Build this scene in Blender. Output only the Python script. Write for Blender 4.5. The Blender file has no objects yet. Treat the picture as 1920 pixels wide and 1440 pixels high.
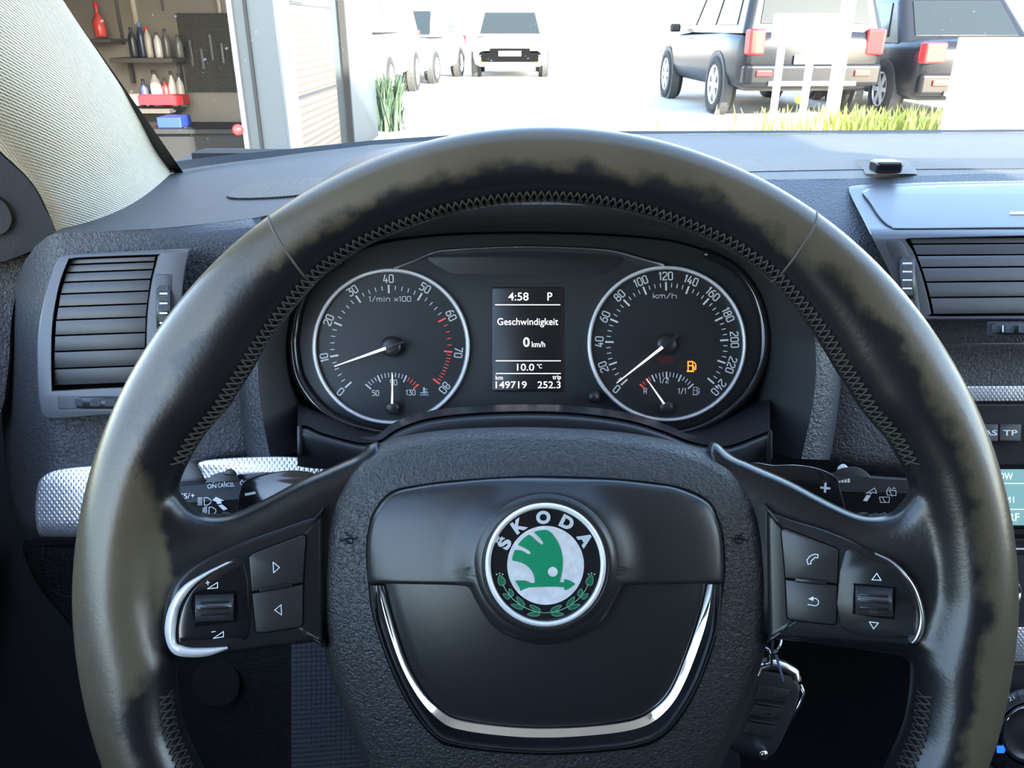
import bpy, bmesh, math, random
from mathutils import Vector, Matrix, Euler
from mathutils.geometry import tessellate_polygon
random.seed(4)
R = math.radians
SC = bpy.context.scene
COL = SC.collection

# ------------------------------------------------------------------ camera, sky, sun, exposure
F = 1500.0                      # focal length in pixels of the 1920 wide frame
PITCH = R(24)
CZ = 1.08                       # height of the lens above the yard
CP, SP = math.cos(PITCH), math.sin(PITCH)
CAMROT = Euler((R(90) - PITCH, 0, 0))
cam_d = bpy.data.cameras.new('camera')
cam = bpy.data.objects.new('camera', cam_d); COL.objects.link(cam)
cam.location = (0, 0, CZ); cam.rotation_euler = CAMROT
cam_d.sensor_width = 36; cam_d.lens = F / 1920 * 36; cam_d.clip_start = .01; cam_d.clip_end = 400
SC.camera = cam

SUN_DIR = Vector((-.62, 1.10, -.50)).normalized()      # from behind the car, on the right
w = bpy.data.worlds.new('World'); SC.world = w; w.use_nodes = True
nt = w.node_tree
sky = nt.nodes.new('ShaderNodeTexSky'); sky.sky_type = 'NISHITA'; sky.sun_disc = False
sky.sun_elevation = R(22); sky.sun_rotation = math.atan2(-SUN_DIR.x, -SUN_DIR.y)
sky.air_density = 1.0; sky.dust_density = 1.0
bg = nt.nodes['Background']; bg.inputs[1].default_value = .88
nt.links.new(sky.outputs[0], bg.inputs[0])
sun_d = bpy.data.lights.new('sun', 'SUN'); sun_d.energy = 15; sun_d.angle = R(.6); sun_d.color = (1, .93, .82)
sun = bpy.data.objects.new('sun', sun_d); COL.objects.link(sun)
sun.rotation_euler = SUN_DIR.to_track_quat('-Z', 'Y').to_euler()
SC.view_settings.view_transform = 'Standard'; SC.view_settings.look = 'None'
SC.view_settings.gamma = 1; SC.view_settings.use_curve_mapping = False
SC.view_settings.exposure = 1.15

# ------------------------------------------------------------------ pixels to places
def ray(px, py, d):
    x, v = (px - 960) / F, (720 - py) / F
    return Vector((x * d, d * (CP + v * SP), CZ + d * (-SP + v * CP)))
def onz(px, py, z):             # where the sight line meets the level z (relative to the lens)
    v = (720 - py) / F
    return ray(px, py, z / (-SP + v * CP))
def ony(px, py, y):             # where the sight line meets the upright plane at distance y
    v = (720 - py) / F
    return ray(px, py, y / (CP + v * SP))
def onx(px, py, x):
    return ray(px, py, x * F / (px - 960))

# ------------------------------------------------------------------ materials
def mat(name, col, rough=.5, metal=0., spec=.5, bump=None, emit=None, es=0., coat=0., var=None):
    m = bpy.data.materials.new(name); m.use_nodes = True
    n = m.node_tree; b = n.nodes['Principled BSDF']
    b.inputs['Base Color'].default_value = (*col, 1); b.inputs['Roughness'].default_value = rough
    b.inputs['Metallic'].default_value = metal; b.inputs['Specular IOR Level'].default_value = spec
    if coat: b.inputs['Coat Weight'].default_value = coat; b.inputs['Coat Roughness'].default_value = .05
    if emit: b.inputs['Emission Color'].default_value = (*emit, 1); b.inputs['Emission Strength'].default_value = es
    tc = n.nodes.new('ShaderNodeTexCoord'); obj = tc.outputs['Object']
    def math_(op, a, c=None):
        q = n.nodes.new('ShaderNodeMath'); q.operation = op
        for i, s in enumerate((a, c)):
            if s is None: continue
            if isinstance(s, (int, float)): q.inputs[i].default_value = s
            else: n.links.new(s, q.inputs[i])
        return q.outputs[0]
    def wave(vec_dir, scale):
        d = n.nodes.new('ShaderNodeVectorMath'); d.operation = 'DOT_PRODUCT'
        n.links.new(obj, d.inputs[0]); d.inputs[1].default_value = vec_dir
        return math_('SINE', math_('MULTIPLY', d.outputs['Value'], scale * 2 * math.pi))
    if bump:
        kind, scale, dist = bump[:3]
        if kind == 'grain':
            t = n.nodes.new('ShaderNodeTexVoronoi'); t.feature = 'SMOOTH_F1'; t.inputs['Scale'].default_value = scale
            t.inputs['Smoothness'].default_value = .35
            nz = n.nodes.new('ShaderNodeTexNoise'); nz.inputs['Scale'].default_value = scale * .7
            mx = n.nodes.new('ShaderNodeMix'); mx.data_type = 'VECTOR'; mx.inputs[0].default_value = .006
            n.links.new(obj, nz.inputs['Vector']); n.links.new(obj, mx.inputs[4]); n.links.new(nz.outputs['Color'], mx.inputs[5])
            n.links.new(mx.outputs[1], t.inputs['Vector']); h = math_('MULTIPLY', t.outputs['Distance'], -1.)
        elif kind == 'noise':
            t = n.nodes.new('ShaderNodeTexNoise'); t.inputs['Scale'].default_value = scale; t.inputs['Detail'].default_value = 4
            n.links.new(obj, t.inputs['Vector']); h = t.outputs['Fac']
        elif kind == 'weave':
            h = math_('ADD', math_('MULTIPLY', wave((.08, .41, .91), scale), 1.), math_('MULTIPLY', wave((.9, .35, .25), scale), .5))
        elif kind == 'hatch':
            h = math_('MAXIMUM', wave((.8, .6, 0), scale), wave((.8, -.6, 0), scale))
        elif kind == 'rib':
            h = wave(bump[3], scale)
        elif kind == 'dots':
            h = math_('MULTIPLY', wave((.7, .7, 0), scale), wave((.7, -.7, 0), scale))
        bp = n.nodes.new('ShaderNodeBump'); bp.inputs['Distance'].default_value = dist; bp.inputs['Strength'].default_value = 1
        n.links.new(h, bp.inputs['Height']); n.links.new(bp.outputs[0], b.inputs['Normal'])
    if var:                                     # patches of a second colour, real wear or dirt
        c2, scale, lo, hi = var
        t = n.nodes.new('ShaderNodeTexNoise'); t.inputs['Scale'].default_value = scale; t.inputs['Detail'].default_value = 6
        n.links.new(obj, t.inputs['Vector'])
        r = n.nodes.new('ShaderNodeMapRange'); r.inputs['From Min'].default_value = lo; r.inputs['From Max'].default_value = hi
        n.links.new(t.outputs['Fac'], r.inputs['Value'])
        mx = n.nodes.new('ShaderNodeMix'); mx.data_type = 'RGBA'
        mx.inputs[6].default_value = (*col, 1); mx.inputs[7].default_value = (*c2, 1)
        n.links.new(r.outputs[0], mx.inputs[0]); n.links.new(mx.outputs[2], b.inputs['Base Color'])
    return m

M = {}
M['grain'] = mat('grained dashboard plastic', (.041, .042, .047), .48, bump=('grain', 470, .0007))
M['padgrain'] = mat('grained airbag skin', (.026, .0255, .0255), .45, bump=('grain', 600, .0005))
M['dashtop'] = mat('fine grained dash top', (.048, .048, .049), .6, bump=('noise', 1400, .0003), var=((.062, .059, .054), 60, .55, .85))
M['grille'] = mat('ribbed grille plastic', (.020, .021, .024), .55, bump=('rib', 420, .0004, (1, 0, 0)))
M['satin'] = mat('satin black plastic', (.020, .020, .021), .38)
M['dull'] = mat('dull black plastic', (.020, .021, .022), .62, bump=('noise', 900, .0002))
M['gloss'] = mat('gloss black plastic', (.008, .008, .010), .12, coat=.3)
M['semigloss'] = mat('soft touch black', (.013, .013, .014), .27, spec=.35)
M['panel'] = mat('smooth airbag panel', (.014, .014, .015), .32, bump=('noise', 2600, .00004))
M['vent'] = mat('vent plastic', (.066, .067, .076), .33, bump=('noise', 2200, .00006))
M['slat'] = mat('vent slat plastic', (.036, .036, .041), .40, bump=('noise', 2200, .00006))
M['gap'] = mat('dark recess', (.004, .004, .004), .8, spec=.05)
M['chrome'] = mat('chrome', (.80, .80, .82), .06, 1.)
M['silver'] = mat('satin silver', (.74, .74, .76), .24, 1.)
M['silverplastic'] = mat('bright silver lacquer', (.80, .79, .81), .28, .25)
M['hatch'] = mat('cross hatched silver', (.62, .62, .66), .3, .75, bump=('hatch', 400, .00008))
M['face'] = mat('gauge face black', (.010, .011, .013), .5)
M['mask'] = mat('instrument mask', (.022, .024, .026), .5)
M['print'] = mat('printed white', (.75, .78, .8), .6)
M['lit'] = mat('gauge print lit', (.45, .47, .5), .6, emit=(.72, .8, .88), es=.10)
M['litdim'] = mat('gauge print dim', (.4, .43, .46), .6, emit=(.6, .7, .8), es=.08)
M['litred'] = mat('gauge print red', (.6, .06, .05), .6, emit=(.9, .12, .08), es=.16)
M['needle'] = mat('white needle', (.85, .78, .76), .5, emit=(1, .85, .82), es=.30)
M['amber'] = mat('amber lamp', (.8, .2, .02), .5, emit=(1, .25, .03), es=.9)
M['darkred'] = mat('unlit red lamp', (.06, .008, .008), .5)
M['screen'] = mat('display glass', (.012, .011, .012), .3)
M['pixel'] = mat('display characters', (.8, .78, .78), .5, emit=(1, .9, .88), es=.62)
M['lcd'] = mat('radio display', (.12, .22, .22), .4, emit=(.18, .36, .37), es=.45)
M['lcdtext'] = mat('radio display text', (.6, .75, .72), .5, emit=(.75, .95, .92), es=.55)
M['blue'] = mat('blue indicator', (.02, .08, .9), .4, emit=(.01, .1, 1), es=1.2)
M['thread'] = mat('stitching thread', (.032, .028, .022), .8)
M['seam'] = mat('leather seam', (.06, .052, .042), .6)
M['pillar'] = mat('cream woven pillar cloth', (.47, .415, .315), .9, bump=('weave', 640, .00022))
M['headliner'] = mat('pale headliner', (.5, .49, .46), .9)
M['door'] = mat('dark door plastic', (.016, .017, .019), .6, bump=('noise', 800, .0002))
M['carpet'] = mat('black carpet', (.008, .008, .009), .95)
M['dotted'] = mat('dotted dark cloth', (.028, .029, .036), .8, bump=('dots', 230, .00035))
M['green'] = mat('emblem green', (.0, .20, .085), .35)
M['wreath'] = mat('wreath green', (.01, .13, .06), .3, .2)
M['emwhite'] = mat('emblem white', (.66, .66, .68), .35, .15, var=((.58, .56, .56), 300, .4, .6))
M['letter'] = mat('emblem letters', (.72, .76, .82), .25, .4)
M['emblack'] = mat('emblem black enamel', (.008, .008, .010), .08, coat=.5)
M['keymetal'] = mat('nickel', (.62, .60, .58), .18, 1.)
M['rubber'] = mat('tyre rubber', (.018, .018, .018), .8)
M['alloy'] = mat('pale alloy', (.7, .7, .7), .35, .4)
M['glassdark'] = mat('dark car glass', (.02, .025, .025), .12, spec=.3)
M['redlens'] = mat('red lamp lens', (.75, .03, .03), .2)
M['clearlens'] = mat('clear lamp lens', (.7, .7, .68), .15, .3)
M['orangelens'] = mat('orange lamp lens', (.9, .22, .02), .25)
M['yellowlens'] = mat('yellow lamp lens', (.9, .6, .05), .25)
M['plate'] = mat('number plate white', (.85, .85, .85), .5)
M['white'] = mat('white lacquer', (.86, .86, .85), .4)
M['darktrim'] = mat('unpainted bumper plastic', (.05, .05, .05), .6)

def leather():
    m = bpy.data.materials.new('worn rim leather'); m.use_nodes = True
    n = m.node_tree; b = n.nodes['Principled BSDF']; L = n.links.new
    tc = n.nodes.new('ShaderNodeTexCoord')
    sx = n.nodes.new('ShaderNodeSeparateXYZ'); L(tc.outputs['Object'], sx.inputs[0])
    cx = n.nodes.new('ShaderNodeCombineXYZ'); L(sx.outputs[0], cx.inputs[0]); L(sx.outputs[1], cx.inputs[1])
    ln = n.nodes.new('ShaderNodeVectorMath'); ln.operation = 'LENGTH'; L(cx.outputs[0], ln.inputs[0])
    n1 = n.nodes.new('ShaderNodeTexNoise'); n1.inputs['Scale'].default_value = 55; n1.inputs['Detail'].default_value = 9; n1.inputs['Roughness'].default_value = .62
    L(tc.outputs['Object'], n1.inputs['Vector'])
    def ma(op, a, c):
        q = n.nodes.new('ShaderNodeMath'); q.operation = op
        for i, s in enumerate((a, c)):
            if isinstance(s, (int, float)): q.inputs[i].default_value = s
            else: L(s, q.inputs[i])
        return q.outputs[0]
    k = ma('ADD', ln.outputs['Value'], ma('MULTIPLY', ma('SUBTRACT', n1.outputs['Fac'], .5), .024))
    sd_ = n.nodes.new('ShaderNodeMapRange'); sd_.inputs['From Min'].default_value = -.120; sd_.inputs['From Max'].default_value = -.165; sd_.inputs['To Max'].default_value = .034
    L(sx.outputs[0], sd_.inputs['Value']); ym = ma('MAXIMUM', ma('SUBTRACT', 1., ma('MULTIPLY', ma('ABSOLUTE', ma('SUBTRACT', sx.outputs[1], .008), 0.), 20.)), 0.); k = ma('ADD', k, ma('MULTIPLY', sd_.outputs[0], ym))
    mr = n.nodes.new('ShaderNodeMapRange'); mr.inputs['From Min'].default_value = .1675; mr.inputs['From Max'].default_value = .1730
    L(k, mr.inputs['Value'])
    n2 = n.nodes.new('ShaderNodeTexNoise'); n2.inputs['Scale'].default_value = 16; n2.inputs['Detail'].default_value = 8
    L(tc.outputs['Object'], n2.inputs['Vector'])
    c1 = n.nodes.new('ShaderNodeMix'); c1.data_type = 'RGBA'
    c1.inputs[6].default_value = (.046, .036, .023, 1); c1.inputs[7].default_value = (.116, .094, .060, 1); L(n2.outputs['Fac'], c1.inputs[0])
    c2 = n.nodes.new('ShaderNodeMix'); c2.data_type = 'RGBA'; c2.inputs[6].default_value = (.009, .009, .010, 1)
    L(mr.outputs[0], c2.inputs[0]); L(c1.outputs[2], c2.inputs[7]); L(c2.outputs[2], b.inputs['Base Color'])
    rr = n.nodes.new('ShaderNodeMapRange'); rr.inputs['To Min'].default_value = .22; rr.inputs['To Max'].default_value = .36
    L(n2.outputs['Fac'], rr.inputs['Value']); L(rr.outputs[0], b.inputs['Roughness'])
    n3 = n.nodes.new('ShaderNodeTexNoise'); n3.inputs['Scale'].default_value = 700; n3.inputs['Detail'].default_value = 3
    L(tc.outputs['Object'], n3.inputs['Vector'])
    bp = n.nodes.new('ShaderNodeBump'); bp.inputs['Distance'].default_value = .00006; L(n3.outputs['Fac'], bp.inputs['Height']); L(bp.outputs[0], b.inputs['Normal'])
    return m
M['leather'] = leather()

def windscreen():
    m = bpy.data.materials.new('dusty windscreen glass'); m.use_nodes = True
    n = m.node_tree; n.nodes.clear(); L = n.links.new
    out = n.nodes.new('ShaderNodeOutputMaterial')
    tr = n.nodes.new('ShaderNodeBsdfTransparent'); tr.inputs[0].default_value = (.93, .96, .95, 1)
    gl = n.nodes.new('ShaderNodeBsdfGlossy'); gl.inputs['Roughness'].default_value = .02
    df = n.nodes.new('ShaderNodeBsdfDiffuse'); df.inputs[0].default_value = (.75, .75, .72, 1)
    ts = n.nodes.new('ShaderNodeBsdfTranslucent'); ts.inputs[0].default_value = (.75, .75, .72, 1)
    ad = n.nodes.new('ShaderNodeMixShader'); ad.inputs[0].default_value = .5; L(df.outputs[0], ad.inputs[1]); L(ts.outputs[0], ad.inputs[2])
    tc = n.nodes.new('ShaderNodeTexCoord')
    v = n.nodes.new('ShaderNodeTexVoronoi'); v.inputs['Scale'].default_value = 95; L(tc.outputs['Object'], v.inputs['Vector'])
    z = n.nodes.new('ShaderNodeTexNoise'); z.inputs['Scale'].default_value = 5; z.inputs['Detail'].default_value = 5; L(tc.outputs['Object'], z.inputs['Vector'])
    th = n.nodes.new('ShaderNodeMapRange'); th.inputs['From Min'].default_value = .40; th.inputs['From Max'].default_value = .75; th.inputs['To Min'].default_value = .0; th.inputs['To Max'].default_value = .22
    L(z.outputs['Fac'], th.inputs['Value'])
    lt = n.nodes.new('ShaderNodeMath'); lt.operation = 'LESS_THAN'; L(v.outputs['Distance'], lt.inputs[0]); L(th.outputs[0], lt.inputs[1])
    ml = n.nodes.new('ShaderNodeMath'); ml.operation = 'MULTIPLY_ADD'; ml.inputs[1].default_value = .26; ml.inputs[2].default_value = .004; L(lt.outputs[0], ml.inputs[0])
    fr = n.nodes.new('ShaderNodeLayerWeight'); fr.inputs[0].default_value = .5
    pw = n.nodes.new('ShaderNodeMath'); pw.operation = 'POWER'; pw.inputs[1].default_value = 5; L(fr.outputs['Facing'], pw.inputs[0])
    pm_ = n.nodes.new('ShaderNodeMath'); pm_.operation = 'MULTIPLY_ADD'; pm_.inputs[1].default_value = .25; pm_.inputs[2].default_value = .02; L(pw.outputs[0], pm_.inputs[0])
    a = n.nodes.new('ShaderNodeMixShader'); L(pm_.outputs[0], a.inputs[0]); L(tr.outputs[0], a.inputs[1]); L(gl.outputs[0], a.inputs[2])
    c = n.nodes.new('ShaderNodeMixShader'); L(ml.outputs[0], c.inputs[0]); L(a.outputs[0], c.inputs[1]); L(ad.outputs[0], c.inputs[2])
    L(c.outputs[0], out.inputs[0])
    return m
M['windscreen'] = windscreen()

# ------------------------------------------------------------------ objects
def tag(o, label=None, cat=None, group=None, kind=None):
    if label: o['label'] = label
    if cat: o['category'] = cat
    if group: o['group'] = group
    if kind: o['kind'] = kind
    return o
def empty(name, loc, rot=None):
    o = bpy.data.objects.new(name, None); COL.objects.link(o); o.empty_display_size = .02
    o.location = loc
    if rot: o.rotation_euler = rot
    return o
def link(name, me, m, parent=None, smooth=False):
    if m is not None and not me.materials: me.materials.append(m)
    o = bpy.data.objects.new(name, me); COL.objects.link(o)
    if parent: o.parent = parent
    if smooth:
        for p in me.polygons: p.use_smooth = True
    return o
class MB:
    """collects verts and faces of one mesh"""
    def __init__(s): s.v = []; s.f = []
    def add(s, vs, fs):
        k = len(s.v); s.v += [tuple(a) for a in vs]; s.f += [tuple(i + k for i in f) for f in fs]; return s
    def grid(s, rows, closed=False):            # rows of equal length
        k = len(s.v); n = len(rows[0])
        for r in rows: s.v += [tuple(a) for a in r]
        for i in range(len(rows) - 1):
            for j in range(n if closed else n - 1):
                a, b = k + i * n + j, k + i * n + (j + 1) % n
                s.f.append((a, b, b + n, a + n))
        return s
    def box(s, c, d, rot=None):
        vs = []
        for x in (-1, 1):
            for y in (-1, 1):
                for z in (-1, 1):
                    p = Vector((x * d[0] / 2, y * d[1] / 2, z * d[2] / 2))
                    if rot: p = rot @ p
                    vs.append(Vector(c) + p)
        return s.add(vs, [(0, 1, 3, 2), (4, 6, 7, 5), (0, 4, 5, 1), (2, 3, 7, 6), (0, 2, 6, 4), (1, 5, 7, 3)])
    def tube(s, pts, r, seg=10, cap=True):
        pts = [Vector(p) for p in pts]; rows = []
        rs = r if isinstance(r, (list, tuple)) else [r] * len(pts)
        up = None
        for i, p in enumerate(pts):
            t = (pts[min(i + 1, len(pts) - 1)] - pts[max(i - 1, 0)]).normalized()
            if up is None: up = Vector((0, 0, 1)) if abs(t.z) < .9 else Vector((0, 1, 0))
            a = t.cross(up).normalized(); b = a.cross(t).normalized(); up = b
            rows.append([p + rs[i] * (math.cos(2 * math.pi * j / seg) * a + math.sin(2 * math.pi * j / seg) * b) for j in range(seg)])
        k = len(s.v); s.grid(rows, True)
        if cap:
            s.f.append(tuple(k + j for j in range(seg))[::-1]); e = k + (len(rows) - 1) * seg; s.f.append(tuple(e + j for j in range(seg)))
        return s
    def lathe(s, c, axis, prof, seg=24):        # prof: (radius, along axis)
        axis = Vector(axis).normalized(); q = axis.to_track_quat('Z', 'Y'); rows = []
        for r, h in prof:
            rows.append([Vector(c) + q @ Vector((r * math.cos(2 * math.pi * j / seg), r * math.sin(2 * math.pi * j / seg), h)) for j in range(seg)])
        return s.grid(rows, True)
    def build(s, name, m, parent=None, smooth=False, bevel=0, seg=2, recalc=True):
        me = bpy.data.meshes.new(name); me.from_pydata(s.v, [], s.f); me.update()
        if recalc:
            b = bmesh.new(); b.from_mesh(me); bmesh.ops.recalc_face_normals(b, faces=b.faces); b.to_mesh(me); b.free()
        o = link(name, me, m, parent, smooth)
        if bevel:
            md = o.modifiers.new('bevel', 'BEVEL'); md.width = bevel; md.segments = seg; md.limit_method = 'ANGLE'; md.angle_limit = R(40)
            for p in me.polygons: p.use_smooth = True
            md.harden_normals = True
        return o
def curve(pts, n=8, closed=False):              # smooth curve through points
    P = [Vector(p) for p in pts]; N = len(P); out = []
    rng = range(N) if closed else range(N - 1)
    for i in rng:
        if closed: a, b, c, d = P[i - 1], P[i], P[(i + 1) % N], P[(i + 2) % N]
        else: a, b, c, d = P[max(i - 1, 0)], P[i], P[i + 1], P[min(i + 2, N - 1)]
        for k in range(n):
            t = k / n
            out.append(.5 * ((2 * b) + (c - a) * t + (2 * a - 5 * b + 4 * c - d) * t * t + (3 * b - a - 3 * c + d) * t ** 3))
    if not closed: out.append(P[-1])
    return out
def lerp_table(tab, x):
    if x <= tab[0][0]: return tab[0][1]
    for (a, b), (c, d) in zip(tab, tab[1:]):
        if x <= c: return b + (d - b) * (x - a) / (c - a)
    return tab[-1][1]
def area2(p): return sum(p[i - 1][0] * p[i][1] - p[i][0] * p[i - 1][1] for i in range(len(p)))
def inset(pts, a):
    """move each point of a closed outline inward by a"""
    n = len(pts); sgn = 1 if area2(pts) > 0 else -1; out = []
    for i in range(n):
        p, q, r_ = Vector(pts[i - 1][:2]), Vector(pts[i][:2]), Vector(pts[(i + 1) % n][:2])
        e1, e2 = (q - p), (r_ - q)
        if e1.length < 1e-6 or e2.length < 1e-6: out.append(q); continue
        e1.normalize(); e2.normalize()
        m = Vector((-e1.y - e2.y, e1.x + e2.x)) * sgn
        if m.length < 1e-4: m = Vector((-e1.y, e1.x)) * sgn
        m.normalize(); c = max(.45, m.dot(Vector((-e1.y, e1.x)) * sgn)); out.append(q + m * a / c)
    return out
class Frame:
    """a local frame facing the driver: pixels at a depth become local metres"""
    def __init__(s, name, px, py, d):
        s.d = d; s.px, s.py = px, py
        s.o = empty(name, ray(px, py, d), CAMROT)
    def L(s, px, py, z=0.):
        d = s.d - z
        return Vector(((px - 960) / F * d - (s.px - 960) / F * s.d, (720 - py) / F * d - (720 - s.py) / F * s.d, z))
    def m(s, px): return px / F * s.d
    def fill(s, mb, pts, z, flip=False):
        zf = z if callable(z) else (lambda x, y: z)
        vs = [s.L(p[0], p[1], zf(p[0], p[1])) for p in pts]
        tri = tessellate_polygon([[Vector((p[0], -p[1], 0)) for p in pts]])
        mb.add(vs, tri); return mb
    def plate(s, name, pts, z, th, m, bevel=2., parent=None, smooth=True, mb=None):
        """solid plate with a rounded front edge; bevel in pixels"""
        zf = z if callable(z) else (lambda x, y: z)
        bm_ = MB() if mb is None else mb
        bz = bevel * s.d / F
        rows = []
        pts = [Vector((p[0], p[1])) for p in pts]
        for k, (ins, dz) in enumerate(((0, -th), (0, -bz), (.3 * bevel, -.3 * bz), (bevel, 0))):
            q = inset(pts, ins) if ins else pts
            rows.append([s.L(a[0], a[1], zf(a[0], a[1]) + dz) for a in q])
        bm_.grid(rows, True)
        q = inset(pts, bevel)
        s.fill(bm_, q, zf)
        s.fill(bm_, pts, lambda x, y: zf(x, y) - th)
        if mb is not None: return mb
        o = bm_.build(name, m, parent or s.o)
        if smooth: shade(o, 30)
        return o
    def dome(s, name, pts, c, rings, zf, m, parent=None):
        """closed outline shrunk towards c in rings: (scale, z added)"""
        rows = []
        for k, dz in rings:
            rows.append([s.L(c[0] + (p[0] - c[0]) * k, c[1] + (p[1] - c[1]) * k, zf(c[0] + (p[0] - c[0]) * k, c[1] + (p[1] - c[1]) * k) + dz) for p in pts])
        mb = MB().grid(rows, True); n = len(pts); mb.f.append(tuple(len(mb.v) - n + i for i in range(n)))
        return mb.build(name, m, parent or s.o, True)
    def stroke(s, mb, pts, wpx, z, closed=False):
        zf = z if callable(z) else (lambda x, y: z)
        P = [Vector((p[0], p[1])) for p in pts]
        if closed: P.append(P[0])
        for a, b in zip(P, P[1:]):
            t = b - a
            if t.length < 1e-6: continue
            t.normalize(); nn = Vector((-t.y, t.x)) * wpx / 2; e = t * wpx * .35
            q = [a - e + nn, b + e + nn, b + e - nn, a - e - nn]
            mb.add([s.L(p.x, p.y, zf(p.x, p.y)) for p in q], [(3, 2, 1, 0)])
        return mb
    def disc(s, mb, cx, cy, r, z, seg=24, ry=None):
        pts = [(cx + r * math.cos(2 * math.pi * i / seg), cy + (ry or r) * math.sin(2 * math.pi * i / seg)) for i in range(seg)]
        return s.fill(mb, pts, z)
    def ring(s, name, cx, cy, prof, m, parent=None, seg=72, ry=1.):
        """lathed ring, prof: (radius px, z)"""
        rows = [[s.L(cx + r * math.cos(2 * math.pi * i / seg), cy + r * ry * math.sin(2 * math.pi * i / seg), z) for i in range(seg)] for r, z in prof]
        return MB().grid(rows, True).build(name, m, parent or s.o, True)
    def text(s, txt, cx, cy, h, z, m=None, w=None, rot=0., bold=0., mb=None):
        """characters fitted to a box in pixels; rot in degrees clockwise"""
        me = text_mesh(txt, bold)
        xs = [v.co.x for v in me.vertices]; ys = [v.co.y for v in me.vertices]
        x0, x1, y0, y1 = min(xs), max(xs), min(ys), max(ys)
        sy = h / (y1 - y0); sx = (w / (x1 - x0)) if w else sy
        zf = z if callable(z) else (lambda x, y: z)
        ca, sa = math.cos(R(rot)), math.sin(R(rot)); vs = []
        for v in me.vertices:
            u = (v.co.x - (x0 + x1) / 2) * sx; t = -(v.co.y - (y0 + y1) / 2) * sy
            X, Y = cx + u * ca - t * sa, cy + u * sa + t * ca
            vs.append(s.L(X, Y, zf(X, Y)))
        fs = [tuple(p.vertices) for p in me.polygons]
        bpy.data.meshes.remove(me)
        return mb.add(vs, fs)
    def stext(s, mb, txt, cx, cy, h, z, wpx, rot=0., asp=.52, gap=.24):
        """square gauge lettering drawn in strokes"""
        ca, sa = math.cos(R(rot)), math.sin(R(rot)); W = h * asp
        tot = sum((.45 if c in '1i' else .5 if c in ' ' else 1.4 if c == 'm' else 1) * W for c in txt) + gap * h * (len(txt) - 1)
        x = -tot / 2
        for c in txt:
            cw = (.45 if c in '1i' else .5 if c in ' ' else 1.4 if c == 'm' else 1) * W
            for st in STROKES.get(c, []):
                pts = []
                for a, b in st:
                    u, t = x + a * cw, (.5 - b) * h
                    pts.append((cx + u * ca - t * sa, cy + u * sa + t * ca))
                s.stroke(mb, pts, wpx, z)
            x += cw + gap * h
        return mb
STROKES = {
 '0': [[(.2, 0), (.8, 0), (1, .12), (1, .88), (.8, 1), (.2, 1), (0, .88), (0, .12), (.2, 0)]],
 '1': [[(0, .82), (.7, 1), (.7, 0)]],
 '2': [[(0, .84), (.18, 1), (.82, 1), (1, .88), (1, .62), (.06, .2), (0, 0), (1, 0)]],
 '3': [[(0, 1), (1, 1), (.45, .58), (.8, .58), (1, .46), (1, .13), (.8, 0), (.2, 0), (0, .12)]],
 '4': [[(.72, 0), (.72, .55)], [(.4, 1), (0, .26), (1, .26)]],
 '5': [[(1, 1), (.08, 1), (.04, .58), (.8, .58), (1, .46), (1, .12), (.8, 0), (0, 0)]],
 '6': [[(.8, 1), (.45, 1), (0, .5), (0, .12), (.2, 0), (.8, 0), (1, .12), (1, .46), (.8, .58), (.05, .58)]],
 '7': [[(0, 1), (1, 1), (.35, 0)]],
 '8': [[(.2, .53), (.8, .53), (1, .42), (1, .12), (.8, 0), (.2, 0), (0, .12), (0, .42), (.2, .53)], [(.2, .53), (.06, .65), (.06, .88), (.25, 1), (.75, 1), (.94, .88), (.94, .65), (.8, .53)]],
 '9': [[(.2, 0), (.55, 0), (1, .5), (1, .88), (.8, 1), (.2, 1), (0, .88), (0, .54), (.2, .42), (.95, .42)]],
 '/': [[(.1, -.08), (.9, 1.05)]],
 'R': [[(0, 0), (0, 1), (.8, 1), (1, .86), (1, .6), (.8, .46), (0, .46)], [(.6, .46), (1, 0)]],
 'm': [[(0, 0), (0, .66), (.85, .66), (1, .55), (1, 0)], [(.5, .66), (.5, 0)]],
 'i': [[(.5, 0), (.5, .66)], [(.5, .88), (.5, .92)]],
 'n': [[(0, 0), (0, .66), (.8, .66), (1, .52), (1, 0)]],
 'k': [[(0, 0), (0, 1)], [(.95, .66), (.1, .33), (1, 0)]],
 'h': [[(0, 0), (0, 1)], [(0, .64), (.8, .64), (1, .5), (1, 0)]],
 'x': [[(0, .06), (1, .66)], [(0, .66), (1, .06)]],
}
def text_mesh(txt, bold=0.):
    cu = bpy.data.curves.new('t', 'FONT'); cu.body = txt; cu.offset = bold; cu.resolution_u = 5
    o = bpy.data.objects.new('t', cu); COL.objects.link(o)
    dg = bpy.context.evaluated_depsgraph_get()
    me = bpy.data.meshes.new_from_object(o.evaluated_get(dg))
    bpy.data.objects.remove(o); bpy.data.curves.remove(cu)
    return me
def shade(o, deg=30):
    """smooth shading with hard edges above an angle"""
    me = o.data; b = bmesh.new(); b.from_mesh(me)
    bmesh.ops.remove_doubles(b, verts=b.verts, dist=1e-6)
    bmesh.ops.recalc_face_normals(b, faces=b.faces)
    for e in b.edges:
        e.smooth = len(e.link_faces) == 2 and e.calc_face_angle(3.2) < R(deg)
    for f in b.faces: f.smooth = True
    b.to_mesh(me); b.free(); return o
def mirror(pts, c): return [(2 * c - p[0], p[1]) for p in pts]
def arc(cx, cy, r, a0, a1, n=16): return [(cx + r * math.sin(R(a0 + (a1 - a0) * i / n)), cy - r * math.cos(R(a0 + (a1 - a0) * i / n))) for i in range(n + 1)]
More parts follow.
